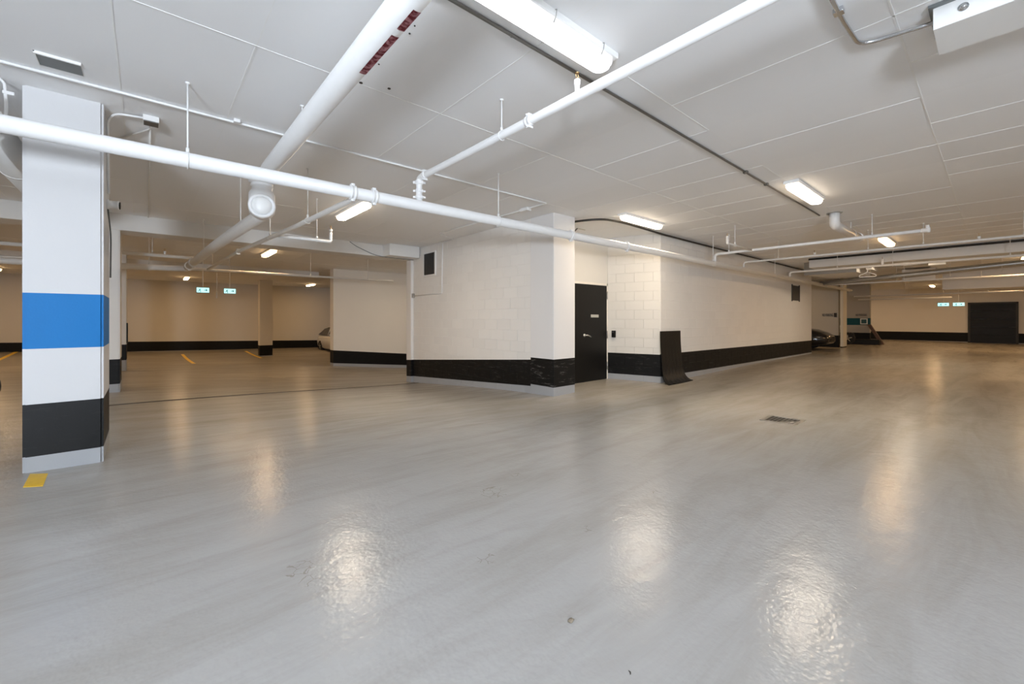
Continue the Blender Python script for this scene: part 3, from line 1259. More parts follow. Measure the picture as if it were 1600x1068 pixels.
for u in (-1.5, 1.2, 3.4, 5.0):
    rod(sb2, u, a0.y, H, 2.41, axis='u', pr=.028, m='pipe2')

# big drain pipe over the camera, dropping at an elbow behind the main
RD = .076
RC = .088
UD = .995
dp = thing('drain_pipe', 'thick white drain pipe with red marker strips, dropping to a capped elbow behind the main', 'pipe', (UD, 3, 2.78))
EU, EV, EZ = .93, 5.12, 2.375
bm = B()
tube(bm, [(UD, -6.0, 2.80), (UD - .02, EV, 2.775), (EU, EV, 2.40)], RD, 26, bend=.14)
obj('pipe_run', bm, M['pipe'], dp)
lower = [Vector((EU, EV, 2.36)), Vector((EU, EV + .15, 2.32)), P(340, 381, 2.33), P(292, 418, 2.35)]
bm = B()
tube(bm, lower, RD * .92, 22)
obj('lower_run', bm, M['pipe2'], dp)
bm = B()
lathe(bm, (EU, EV, 2.665), (0, 0, -1), [(0, RC * 1.05), (.002, RC * 1.38), (.022, RC * 1.38), (.024, RC * 1.15), (.05, RC * 1.15), (.052, RC * 1.2), (.065, RC * 1.2), (.067, RC * 1.08), (.10, RC * 1.08), (.11, RC * 1.2), (.14, RC * 1.38), (.27, RC * 1.42), (.35, RC * 1.3)], 28)
obj('collar', bm, M['pipe'], dp)
face = Vector((-.18, -1, 0)).normalized()
o_ = Vector((EU, EV, EZ))
bm = B()
lathe(bm, o_ - face * .13, face, [(0, RC * .9), (.03, RC * 1.15), (.12, RC * 1.38), (.24, RC * 1.42), (.27, RC * 1.42), (.28, RC * 1.30), (.281, RC * 1.12), (.268, RC * 1.1), (.267, .01)], 30)
obj('elbow', bm, M['pipe'], dp)
bm = B()
lathe(bm, o_ + face * .12, face, [(0, RC * 1.0), (.02, RC * 1.06), (.035, RC * .95), (.05, RC * .55), (.053, .005)], 26)
obj('cleanout_cap', bm, M['white'], dp)
# red marker strips wrapped on the pipe


def strip(parent, y0, y1, a0, a1):
    bm = B()
    n_ = 10
    vs = []
    for k in range(n_ + 1):
        a = a0 + (a1 - a0) * k / n_
        x, dz = UD + math.cos(a) * (RD + .002), math.sin(a) * (RD + .002)
        row = []
        for y in (y0, y1):
            zc = 2.80 + (2.775 - 2.80) * (y + 6) / 10.86
            row.append(bm.verts.new((x, y, zc + dz)))
        vs.append(row)
    for k in range(n_):
        f = bm.faces.new((vs[k][0], vs[k][1], vs[k + 1][1], vs[k + 1][0]))
        f.smooth = True
    bmesh.ops.solidify(bm, geom=list(bm.faces), thickness=.001)
    return obj('marker_strip', bm, M['red'], parent)


strip(dp, 2.10, 2.55, math.radians(-100), math.radians(-68))
strip(dp, 1.86, 2.04, math.radians(-100), math.radians(-68))
for v in (3.84, 0.9):
    rod(dp, UD, v, H, 2.78 + RD, clevis=False)
for p_ in (P(376, 357, 2.33), P(318, 399, 2.35)):
    rod(dp, p_.x, p_.y, H, 2.33 + RD * .9, clevis=False, m='pipe2')
coupling(dp, P(302, 410, 2.345), 'v', RD * .95, 'pipe2', w=.1)
coupling(dp, P(296, 415, 2.35), 'v', RD * .97, 'pipe2', w=.1)

# cross drain in the far left
cd = thing('drain_pipe', 'pale drain pipe running left from the far end of the thick drain pipe', 'pipe', (-.5, 12, 2.28))
e0 = P(292, 419, 2.33)
bm = B()
tube(bm, [(e0.x, e0.y, 2.32), (-1.0, e0.y, 2.27), (-8.8, e0.y, 2.2)], .062, 16)
obj('pipe_run', bm, M['pipe2'], cd)
bm = B()
tube(bm, [(-.42, e0.y, 2.28), (-.55, e0.y, 2.28)], .085, 16)
obj('collar', bm, M['pipe2'], cd)
for u in (.05, -2.5):
    rod(cd, u, e0.y, H, 2.27 + .062, axis='u', pr=.062, m='pipe2')
cd2 = thing('sprinkler_line', 'upper thin pipe running left to right beyond the long beam', 'pipe', (-.5, 11.4, 2.5))
y2 = P(240, 397, 2.55).y
bm = B()
tube(bm, [(-8.8, y2, 2.56), (.95, y2, 2.53)], .036, 12)
obj('pipe_run', bm, M['pipe2'], cd2)
for u in (.1, -2.2):
    rod(cd2, u, y2, H, 2.59, axis='u', pr=.036, m='pipe2')
head(cd2, .3, y2, 2.56, 2.68)

# fat duct behind the nearest pillar
fd = thing('air_duct', 'fat round pale duct passing behind the top of the blue-banded pillar', 'duct', (-1.0, 6, 2.7))
cA = P(6, 196, 2.68)
bm = B()
tube(bm, [(-.94, 4.6, 2.69), (-.94, 9.78, 2.69)], .135, 28)
obj('duct_run', bm, M['beam'], fd)
bm = B()
for v in (6.2,):
    tube(bm, [(-.94, v, 2.69), (-.94, v + .03, 2.69)], .141, 28)
obj('band', bm, M['beam'], fd)
hk = P(8, 126, H)
bm = B()
tube(bm, [(-.83, 4.88, H), (-.80, 4.88, 2.97), (-.79, 4.88, 2.78), (-.80, 4.88, 2.66), (-.86, 4.88, 2.57), (-.94, 4.88, 2.545), (-1.03, 4.88, 2.57), (-1.085, 4.88, 2.69), (-1.08, 4.88, 3.0)], .010, 8, bend=.05)
cbox(bm, (-.78, 4.88, 2.90), (.06, .03, .025), .004)
obj('hanger', bm, M['pipe'], fd)

# pipes over the right-hand aisle


def aisle_branch(u, z, v_end, label, r=.024, rods=(), endhead=None, up=True, m='pipe2', startv=VM):
    t = thing('sprinkler_branch', label, 'pipe', (u, 1, z))
    bm = B()
    pts = [(u, startv, ZM + .02), (u, startv, z), (u, v_end, z)] if up else [(u, startv, z), (u, v_end, z)]
    tube(bm, pts, r, 12, bend=.07)
    obj('pipe_run', bm, M[m], t)
    for v in rods:
        rod(t, u, v, H, z + r, axis='v', pr=r, m=m)
    return t


b1 = aisle_branch(9.4, 2.62, .72, 'first thin white pipe bridging the right-hand aisle, ending in an upturned elbow', .028, (3.75, 1.40), m='pipe')
lathe_b = B()
lathe(lathe_b, (9.4, .80, 2.62), (0, -1, 0), [(0, .028), (.01, .036), (.07, .036), (.075, .042), (.11, .042), (.115, .02)], 16)
tube(lathe_b, [(9.4, .72, 2.62), (9.4, .72, 2.70)], .026, 12)
obj('end_fitting', lathe_b, M['pipe'], b1)
bm = B()
tube(bm, [(9.4, 3.30, 2.62), (8.2, 3.30, 2.62), (8.2, 3.30, 2.70)], .022, 10, bend=.02)
obj('side_arm', bm, M['pipe'], b1)
head(b1, 8.2, 3.30, 2.66, 2.80)
rod(b1, 8.55, 3.30, H, 2.645, axis='u', pr=.022)
b2 = aisle_branch(11.0, 2.585, -4.5, 'second thin pipe bridging the right-hand aisle, in front of the beam', .022, (3.3, 1.7, .9, -.3))
head(b2, 11.0, 2.6, 2.6, 2.70)
head(b2, 11.0, .2, 2.6, 2.70)
b3 = aisle_branch(14.5, 2.60, -5, 'third pipe bridging the right-hand aisle, under the beam', .030, (2.9, 1.75, -.2))
head(b3, 14.5, 1.95, 2.6, 2.82, .03)
bm = B()
tube(bm, [(14.5, 2.25, 2.57), (14.5, 2.25, 2.45), (14.5, 2.42, 2.38), (14.5, 2.42, 2.33), (14.5, 2.08, 2.33), (14.5, 2.08, 2.38), (14.5, 2.25, 2.45)], .012, 8, bend=.04)
obj('ring_hanger', bm, M['white'], b3)
b4 = aisle_branch(19.0, 2.47, -6, 'fourth pipe bridging the right-hand aisle, past the beam', .028, (2.2, .3), startv=VM)
b5 = aisle_branch(24.0, 2.22, -6, 'lowest pipe bridging the aisle below the deep bulkhead', .035, (2.4, .2), startv=4.2, up=False)
b6 = aisle_branch(24.9, 2.10, 1.2, 'short low pipe right above the far paired exit signs', .03, (2.6,), startv=4.2, up=False)
gd = thing('drain_pipe', 'grey drain pipe slung diagonally across the right-hand aisle beyond the beam', 'pipe', (18, 1, 2.6))
bm = B()
tube(bm, [(18, 4.1, 2.46), (18, 2.1, 2.57), (18, -.5, 2.74), (18, -3, 2.85)], .085, 16)
obj('pipe_run', bm, M['steel'], gd)
for v in (1.9, .9, -.1):
    rod(gd, 18, v, H, 2.58 + .06 * (2 - v), axis='v', pr=.085, m='pipe2')
# elbow pipe out of the ceiling
ep = thing('drain_pipe', 'short white drain pipe curving out of the ceiling beyond the aisle batten', 'pipe', (8.85, 1.8, H))
bm = B()
tube(bm, [(8.8, 1.80, H), (8.8, 1.80, 2.80), (10.6, 1.76, 2.78)], .075, 20, bend=.16)
obj('pipe_run', bm, M['pipe'], ep)
bm = B()
lathe(bm, (8.8, 1.80, H), (0, 0, -1), [(0, .11), (.01, .11), (.012, .078)], 20)
obj('flange', bm, M['steel'], ep)
bm = B()
tube(bm, [(10.4, 1.762, 2.79), (10.55, 1.762, 2.79)], .085, 20)
obj('collar', bm, M['pipe'], ep)
rod(ep, 9.9, 1.775, H, 2.86, axis='u', pr=.075)

# box ducts beyond the first beam
bd = thing('box_duct', 'white rectangular duct under the ceiling beyond the first aisle beam', 'duct', (17.5, 3, 2.7))
bm = B()
box(bm, 15.9, 2.75, 2.62, 18.2, 4.0, 2.98, .01)
obj('duct_body', bm, M['beam'], bd)
bm = B()
box(bm, 15.86, 2.72, 2.6, 15.9, 4.03, 3.0)
obj('flange', bm, M['steel'], bd)
bd2 = thing('box_duct', 'white rectangular duct with dark open grille, right of the ring hanger', 'duct', (17.0, 1.5, 2.7))
bm = B()
box(bm, 16.5, .9, 2.70, 17.4, 1.25, 2.98, .01)
box(bm, 16.5, 2.45, 2.70, 17.4, 2.6, 2.98, .01)
split_obj('duct_body', bm, M['beam'], bd2)
bm = B()
box(bm, 16.8, 1.25, 2.78, 16.9, 2.45, 2.97)
obj('grille', bm, M['darkgrey'], bd2)
bd3 = thing('box_duct', 'small pale box duct by the left end of the far bulkhead', 'duct', (20, 1.3, 2.6))
bm = B()
box(bm, 20.2, 1.35, 2.55, 21.4, 2.2, 2.95, .01)
obj('duct_body', bm, M['beam'], bd3)

# white box at the right end of the long beam, with its cable
bx = thing('junction_box', 'white rectangular box on the end of the long beam by the block wall', 'box', (4.7, 9.55, 2.72))
bm = B()
box(bm, 4.35, 9.42, 2.72, 5.14, 9.80, H - .002, .006)
obj('housing', bm, M['white'], bx)
bm = B()
q = PV(565, 381, 9.78)
tube(bm, [(3.55, 9.79, 2.99), (3.7, 9.79, 2.9), (4.1, 9.78, 2.75), (4.35, 9.75, 2.71), (5.12, 9.70, 2.70)], .008, 8, bend=.1)
obj('cable', bm, M['grey'], bx)


# ------------------------------------------------------------------ conduits on ceiling and walls
def conduit(name, label, pts, r, m, bend=.05, straps=(), cat='conduit'):
    t = thing(name, label, cat, tuple(pts[0]))
    bm = B()
    tube(bm, pts, r, 10, bend=bend)
    obj('conduit_run', bm, M[m], t)
    if straps:
        bm = B()
        for s in straps:
            cbox(bm, s, (.05, .05, .03), .004)
        split_obj('strap', bm, M[m], t)
    return t


zc = H - .014
conduit('conduit', 'thin dark metal conduit running straight along the ceiling past the aisle battens', [(-8.5, 2.0, zc), (8.75, 2.0, zc)], .0115, 'steel_dark', straps=[(2.6, 2.0, zc), (5.5, 2.0, zc), (6.2, 2.0, zc)])
conduit('conduit', 'thin white conduit along the ceiling from the grey plate, doubling back to the block wall',
        [(-8.5, 4.49, zc), (4.66, 4.55, zc), (4.62, 7.62, zc), (5.18, 7.95, zc), (5.188, 8.42, 2.97), (5.188, 8.46, 1.80), (5.188, 9.80, 1.80)], .011, 'pipe', bend=.03, straps=[(.62, 4.5, zc)])
cb = thing('junction_box', 'tiny white box on the folded white ceiling conduit near the corner pier', 'box', (4.66, 5.0, H))
bm = B()
box(bm, 4.60, 4.93, H - .05, 4.70, 5.10, H - .0, .006)
obj('housing', bm, M['white'], cb)
cb = thing('junction_box', 'tiny grey box at the left edge of the block wall under the vent', 'box', (5.2, 9.85, 1.8))
bm = B()
box(bm, 5.155, 9.78, 1.75, 5.2, 9.92, 1.86, .006)
obj('housing', bm, M['steel'], cb)

# conduit loop and white enclosure, top right
conduit('conduit', 'bright steel conduit bending on the ceiling into the white enclosure',
        [(2.45, .60, H - .022), (3.14, .60, H - .022), (3.50, .585, H - .022), (3.52, .40, H - .03), (3.52, .20, H - .05)], .0125, 'steel_bright', bend=.13, straps=[(3.03, .60, H - .018)])
en = thing('enclosure', 'white rectangular ceiling enclosure cut by the top right corner of the photo', 'enclosure', (3.6, -.6, 2.86))
bm = B()
box(bm, 3.42, -1.6, 2.862, 3.775, .24, H - .001, .003)
obj('housing', bm, M['white'], en)
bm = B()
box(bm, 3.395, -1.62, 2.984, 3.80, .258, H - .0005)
obj('flange', bm, M['grey'], en)  # grey rim standing in for the enclosure's shadow on the ceiling
bm = B()
lathe(bm, (3.42, .12, 2.93), (-1, 0, 0), [(0, .022), (.004, .022), (.006, .014), (.02, .013), (.024, .008)], 16)
obj('knob', bm, M['steel_bright'], en)

# box, conduits and camera at the nearest pillar
jb = thing('junction_box', 'white ceiling junction box with dark underside right of the blue-banded pillar', 'box', (.05, 4.95, H))
bm = B()
box(bm, -.02, 4.90, H - .05, .09, 5.02, H - .001, .004)
obj('housing', bm, M['white'], jb)
bm = B()
box(bm, -.015, 4.905, H - .058, .085, 5.015, H - .05)
obj('cover', bm, M['steel_dark'], jb)
bm = B()
tube(bm, [(-.02, 4.95, H - .02), (-.20, 5.0, H - .02), (-.255, 5.12, H - .05), (-.256, 5.2, 2.80), (-.256, 5.3, 2.34)], .010, 8, bend=.06)
obj('conduit_run', bm, M['pipe'], jb)
bm = B()
tube(bm, [(.035, 4.95, H - .05), (.03, 5.2, H - .02), (-.22, 5.75, H - .012)], .008, 8, bend=.04)
tube(bm, [(.03, 5.2, H - .012), (.03, 9.78, H - .012)], .008, 8)
obj('cable', bm, M['pipe2'], jb)
vc = thing('security_camera', 'small white bullet camera on the right side of the blue-banded pillar', 'camera', (-.26, 5.3, 2.24))
bm = B()
lathe(bm, (-.268, 5.3, 2.245), (1, -.1, -.03), [(0, .045), (.012, .045), (.014, .036), (.07, .036), (.072, .040), (.085, .040)], 20)
obj('housing', bm, M['white'], vc)
bm = B()
lathe(bm, (-.184, 5.292, 2.243), (1, -.1, -.03), [(0, .034), (.006, .034), (.0065, .006)], 20)
obj('lens', bm, M['black'], vc)
bm = B()
tube(bm, [(-.262, 5.31, 2.21), (-.25, 5.5, 2.0), (-.258, 5.6, 1.6)], .006, 6, bend=.1)
obj('cable', bm, M['grey'], vc)

# black line of piping at the wall head
zb = 2.955
conduit('ceiling_pipe', 'black insulated line curving over the alcove and along the top of the aisle block wall',
        [(5.745, 5.1, 2.945), (5.86, 4.72, 2.945), (6.05, 4.5, 2.95), (6.5, 4.45, zb), (7.2, 4.48, zb), (8.05, 4.53, zb), (11.0, 4.55, zb), (19.1, 4.56, 2.97)], .019, 'blackpipe', bend=.3, cat='pipe')
conduit('ceiling_pipe', 'black insulated line lying along the top edge of the aisle beam', [(14.82, 3.65, 2.965), (14.82, -5, 2.965)], .026, 'blackpipe', cat='pipe')
bl = thing('emergency_light', 'small tan spotlight bracket in the alcove beside the corner pier', 'light', (6.1, 5.45, 2.7))
bm = B()
q = PV(903, 361, 5.3)
ea, eb_ = PV(893, 360, 5.45), PV(903, 358, 5.45)
tube(bm, [(5.73, 5.45, ea.z), (eb_.x - .1, 5.45, ea.z), (eb_.x, 5.45, eb_.z + .03)], .014, 8, bend=.03)
obj('bracket', bm, M['steel_dark'], bl)
bm = B()
cbox(bm, (eb_.x + .12, 5.45, eb_.z + .04), (.24, .06, .05), .012)
obj('lamp_head', bm, simple('tan_plastic', (.45, .40, .30), .5), bl)


# ------------------------------------------------------------------ exit signs
def exit_sign(c, axis, label, w=.34, h=.18, zt=H, group=None):
    t = thing('exit_sign', label, 'exit sign', (c[0], c[1], c[2] - h / 2), group)
    bm = B()
    d = .025
    sx, sy = (w / 2, d) if axis == 'u' else (d, w / 2)
    box(bm, c[0] - sx, c[1] - sy, c[2] - h / 2, c[0] + sx, c[1] + sy, c[2] + h / 2, .006)
    obj('housing', bm, simple('exit_housing', (.25, .30, .28), .5), t)
    bm = B()
    fx, fy = (w / 2 - .012, d + .003) if axis == 'u' else (d + .003, w / 2 - .012)
    box(bm, c[0] - fx, c[1] - fy, c[2] - h / 2 + .012, c[0] + fx, c[1] + fy, c[2] + h / 2 - .012)
    obj('face', bm, M['exit'], t)
    # running figure and arrow, raised on the side facing the camera
    bm = B()
    def seg(a0, b0, a1, b1, r):
        if axis == 'u':
            tube(bm, [(c[0] + a0, c[1] - d - .006, c[2] + b0), (c[0] + a1, c[1] - d - .006, c[2] + b1)], r, 6)
        else:
            tube(bm, [(c[0] - d - .006, c[1] - a0, c[2] + b0), (c[0] - d - .006, c[1] - a1, c[2] + b1)], r, 6)
    s = h / .18
    for q in ((-.07, .045, -.065, .05, .012), (-.075, .03, -.09, -.01, .012), (-.09, -.01, -.06, -.03, .008), (-.06, -.03, -.07, -.065, .008), (-.09, -.01, -.115, -.035, .008), (-.115, -.035, -.14, -.035, .007),
              (-.075, .025, -.045, .005, .006), (-.075, .025, -.11, .02, .006), (.03, 0, .11, 0, .01), (.11, 0, .075, .035, .008), (.11, 0, .075, -.035, .008)):
        seg(q[0] * s, q[1] * s, q[2] * s, q[3] * s, q[4] * s)
    obj('pictogram', bm, M['exitgreen'], t)
    bm = B()
    tube(bm, [(c[0], c[1], c[2] + h / 2), (c[0], c[1], zt)], .009, 8)
    obj('rod', bm, M['pipe2'], t)
    return t


q = P(317, 453, 2.03)
exit_sign((q.x, q.y, 2.03), 'u', 'lit running-man exit sign, left one of the hanging pair in the far left bay', .31, .16)
q = P(359, 454.6, 2.03)
exit_sign((q.x, q.y, 2.03), 'u', 'lit running-man exit sign, right one of the hanging pair in the far left bay', .31, .16)
q = P(338.7, 440, 2.5)
t = thing('hanging_sensor', 'slim white hanging tube between the two left exit signs', 'sensor', (q.x, q.y, 2.03))
bm = B()
tube(bm, [(q.x, q.y, 2.17), (q.x, q.y, H)], .012, 8)
obj('rod', bm, M['pipe2'], t)
bm = B()
tube(bm, [(q.x, q.y, 1.93), (q.x, q.y, 2.17)], .024, 10)
obj('sensor_tube', bm, M['white'], t)
q = P(1474, 475.5, 1.92)
sc_ = 22.0
qa, qb = PU(1474, 475.5, 26), PU(1498, 475.2, 26)
exit_sign((26, qa.y, qa.z), 'v', 'far exit sign with greenish face, left one of the pair before the end wall', .36, .16)
exit_sign((26, qb.y, qb.z), 'v', 'far exit sign with whiter face, right one of the pair before the end wall', .36, .16)

# ------------------------------------------------------------------ floor markings, drain, debris
o = ground([(-.669, 4.655), (-.52, 4.655), (-.48, 4.885), (-.60, 4.885)], 'line_marking', M['yellow'], .002, None, 3)
q = [P(36, 762, .012), P(67, 760, .012), P(75, 740, .012), P(47, 741, .012)]
bpy.data.objects.remove(o)
o = ground([(p.x, p.y) for p in q], 'line_marking', M['yellow'], .003, None, 3)
tag(o, 'bright yellow stub of a bay line at the foot of the blue-banded pillar', 'line marking')


def line_px(pts, z, label):
    q = [P(x, y, z) for x, y in pts]
    o = ground([(p.x, p.y) for p in q], 'line_marking', M['yellow'], .003, None, 10)
    tag(o, label, 'line marking')


q = P(294, 558, -.30)
for (x0, y0, x1, y1, z, lb) in ((303, 566, 285, 551.5, -.30, 'yellow bay line on the far left floor, below the exit signs'), (408, 556, 384, 549.5, -.42, 'yellow bay line on the far floor beside the square column'),
                                (-6, 561, 28, 549, -.1, 'yellow bay line at the left edge beyond the blue-banded pillar')):
    a, b = P(x0, y0, z), P(x1, y1, z)
    d = (b - a)
    n_ = Vector((-d.y, d.x, 0)).normalized() * .055
    o = ground([((a - n_).x, (a - n_).y), ((a + n_).x, (a + n_).y), ((b + n_).x, (b + n_).y), ((b - n_).x, (b - n_).y)], 'line_marking', M['yellow'], .004, None, 10)
    tag(o, lb, 'line marking')

dz = fz_mesh(5.85, 1.71)
dr = thing('floor_drain', 'square floor drain with dark grate in the right-hand aisle', 'drain', (5.85, 1.71, dz))
bm = B()
for (x0, y0, x1, y1) in ((5.66, 1.52, 6.04, 1.56), (5.66, 1.86, 6.04, 1.90), (5.66, 1.56, 5.70, 1.86), (6.0, 1.56, 6.04, 1.86)):
    box(bm, x0, y0, dz - .02, x1, y1, dz + .006, .002)
split_obj('rim', bm, M['steel'], dr)
bm = B()
box(bm, 5.70, 1.56, dz - .02, 6.0, 1.86, dz + .001)
obj('sump', bm, M['blackpipe'], dr)
for k in range(7):
    bm = B()
    y = 1.575 + k * .04
    box(bm, 5.70, y, dz - .01, 6.0, y + .014, dz + .004)
    obj('grate_bar', bm, M['steel_dark'], dr)


def pebble(px, py, r, label, m='stone'):
    q = P(px, py, 0)
    bm = B()
    bmesh.ops.create_icosphere(bm, subdivisions=2, radius=r)
    for v in bm.verts:
        v.co *= 1 + random.uniform(-.18, .18)
        v.co.z *= .55
        v.co.x *= 1.3
    for f in bm.faces:
        f.smooth = True
    z = fz_mesh(q.x, q.y)
    o = obj('pebble', bm, M[m], None, loc=(q.x, q.y, z + r * .4))
    tag(o, label, 'pebble')


pebble(892, 971, .011, 'small brown stone lying alone on the near grey floor')
q = P(985, 1052, 0)
bm = B()
z = fz_mesh(q.x, q.y)
tube(bm, [(q.x - .006, q.y - .004, z + .003), (q.x, q.y, z + .004), (q.x + .002, q.y + .009, z + .003)], [.0015, .0024, .001], 6)
o = obj('twig', bm, M['blackpipe'])
tag(o, 'tiny black splinter on the floor at the bottom edge of the photo', 'splinter')

# ------------------------------------------------------------------ curled rubber plate against the aisle wall corner


def rubber_plate(x0, x1, yw, z0, ztop, reach, label, splay=.0, rotz=0):
    t = thing('rubber_ramp', label, 'rubber ramp', ((x0 + x1) / 2, yw, z0))
    bm = B()
    prof = []
    n1 = 10
    for k in range(n1 + 1):   # upright part leaning on the wall
        s = k / n1
        prof.append((yw - .02 - .05 * s ** 2, ztop - (ztop - z0 - .34) * s))
    for k in range(1, 13):    # curl out onto the floor
        a = PI / 2 * k / 12
        prof.append((yw - .07 - (reach - .07) * (1 - math.cos(a)) ** 1.0, z0 + .34 - .34 * math.sin(a) + .014))
    nx = 28
    top, bot = [], []
    th = .014
    for i, (y, z) in enumerate(prof):
        s = max(0, (i - n1)) / 12
        r1, r2 = [], []
        for k in range(nx + 1):
            f = k / nx
            xa = x0 - .17 * s ** 1.5
            xb = x1 + splay * s ** 2
            x = xa + (xb - xa) * f
            rib = .007 * (1 if k in (2, 6, 7, 11, 15, 16, 20, 24, 25) else 0) * min(1, max(0, i - 4) / 8)
            j = min(i + 1, len(prof) - 1)
            h_ = max(0, i - 1)
            ty, tz = prof[j][0] - prof[h_][0], prof[j][1] - prof[h_][1]
            l_ = math.hypot(ty, tz)
            ny, nz = tz / l_, -ty / l_
            r1.append(bm.verts.new((x, y + ny * (th + rib), z + nz * (th + rib))))
            r2.append(bm.verts.new((x, y, z)))
        top.append(r1)
        bot.append(r2)
    for i in range(len(prof) - 1):
        for k in range(nx):
            bm.faces.new((top[i][k], top[i][k + 1], top[i + 1][k + 1], top[i + 1][k]))
            bm.faces.new((bot[i][k + 1], bot[i][k], bot[i + 1][k], bot[i + 1][k + 1]))
        bm.faces.new((top[i][0], top[i + 1][0], bot[i + 1][0], bot[i][0]))
        bm.faces.new((top[i][nx], bot[i][nx], bot[i + 1][nx], top[i + 1][nx]))
    for k in range(nx):
        bm.faces.new((top[0][k], bot[0][k], bot[0][k + 1], top[0][k + 1]))
        bm.faces.new((top[-1][k], top[-1][k + 1], bot[-1][k + 1], bot[-1][k]))
    obj('ribbed_sheet', bm, M['rubber'], t)
    return t


rubber_plate(8.02, 8.86, 4.585, fz_mesh(8.4, 4.3), .95, .31, 'curled black rubber ramp sheet leaning against the corner of the aisle block wall', .0)
# black slab and leaning plate at the far teal wall
zs = fz_mesh(27.3, 4.6)
t = thing('rubber_block', 'low long black block on the floor before the teal-banded bay wall', 'block', (27.2, 4.8, zs))
bm = B()
box(bm, 26.8, 3.72, zs - .02, 27.3, 6.2, zs + .26, .03)
obj('slab', bm, M['rubber'], t)
t = thing('leaning_board', 'worn brown board leaning on the end of the teal-banded bay wall', 'board', (27.6, 4.0, zs))
bm = B()
a, b = Vector((27.72, 4.24, .93)), Vector((27.72, 3.72, zs))
w = .07
vs = []
for p_, dy in ((a, -.02), (b, 0)):
    for sx in (-.10, .10):
        for sy in (-w, w):
            vs.append(bm.verts.new((p_.x + sx, p_.y + sy, p_.z)))
for q in ((0, 1, 3, 2), (4, 6, 7, 5), (0, 2, 6, 4), (1, 5, 7, 3), (0, 4, 5, 1), (2, 3, 7, 6)):
    bm.faces.new([vs[i] for i in q])
obj('board', bm, simple('worn_brown', (.12, .07, .05), .6, noise=.5), t)


# ------------------------------------------------------------------ vehicles
def wheel(parent, c, r, w, axis, name='wheel', rimcol='chrome'):
    """axis: local direction of the axle"""
    ax = Vector(axis).normalized()
    c = Vector(c)
    bm = B()
    lathe(bm, c - ax * w / 2, ax, [(0, r * .66), (.0, r * .9), (w * .12, r * .985), (w * .5, r), (w * .88, r * .985), (w, r * .9), (w, r * .66), (w * .8, r * .64), (w * .2, r * .64)], 36)
    ty = obj(name, bm, M['tyre'], parent)
    bm = B()
    lathe(bm, c - ax * w * .46, ax, [(0, r * .655), (w * .06, r * .655), (w * .1, r * .60), (w * .82, r * .60), (w * .86, r * .655), (w * .92, r * .655)], 30)
    up = Vector((0, 0, 1))
    sd = ax.cross(up).normalized()
    for k in range(5):
        a = 2 * PI * k / 5
        dr_ = up * math.cos(a) + sd * math.sin(a)
        for s in (-1, 1):
            tube(bm, [c + ax * s * w * .40, c + ax * s * w * .44 + dr_ * r * .6], [r * .11, r * .07], 8)
    obj('rim', bm, M[rimcol], ty)
    return ty


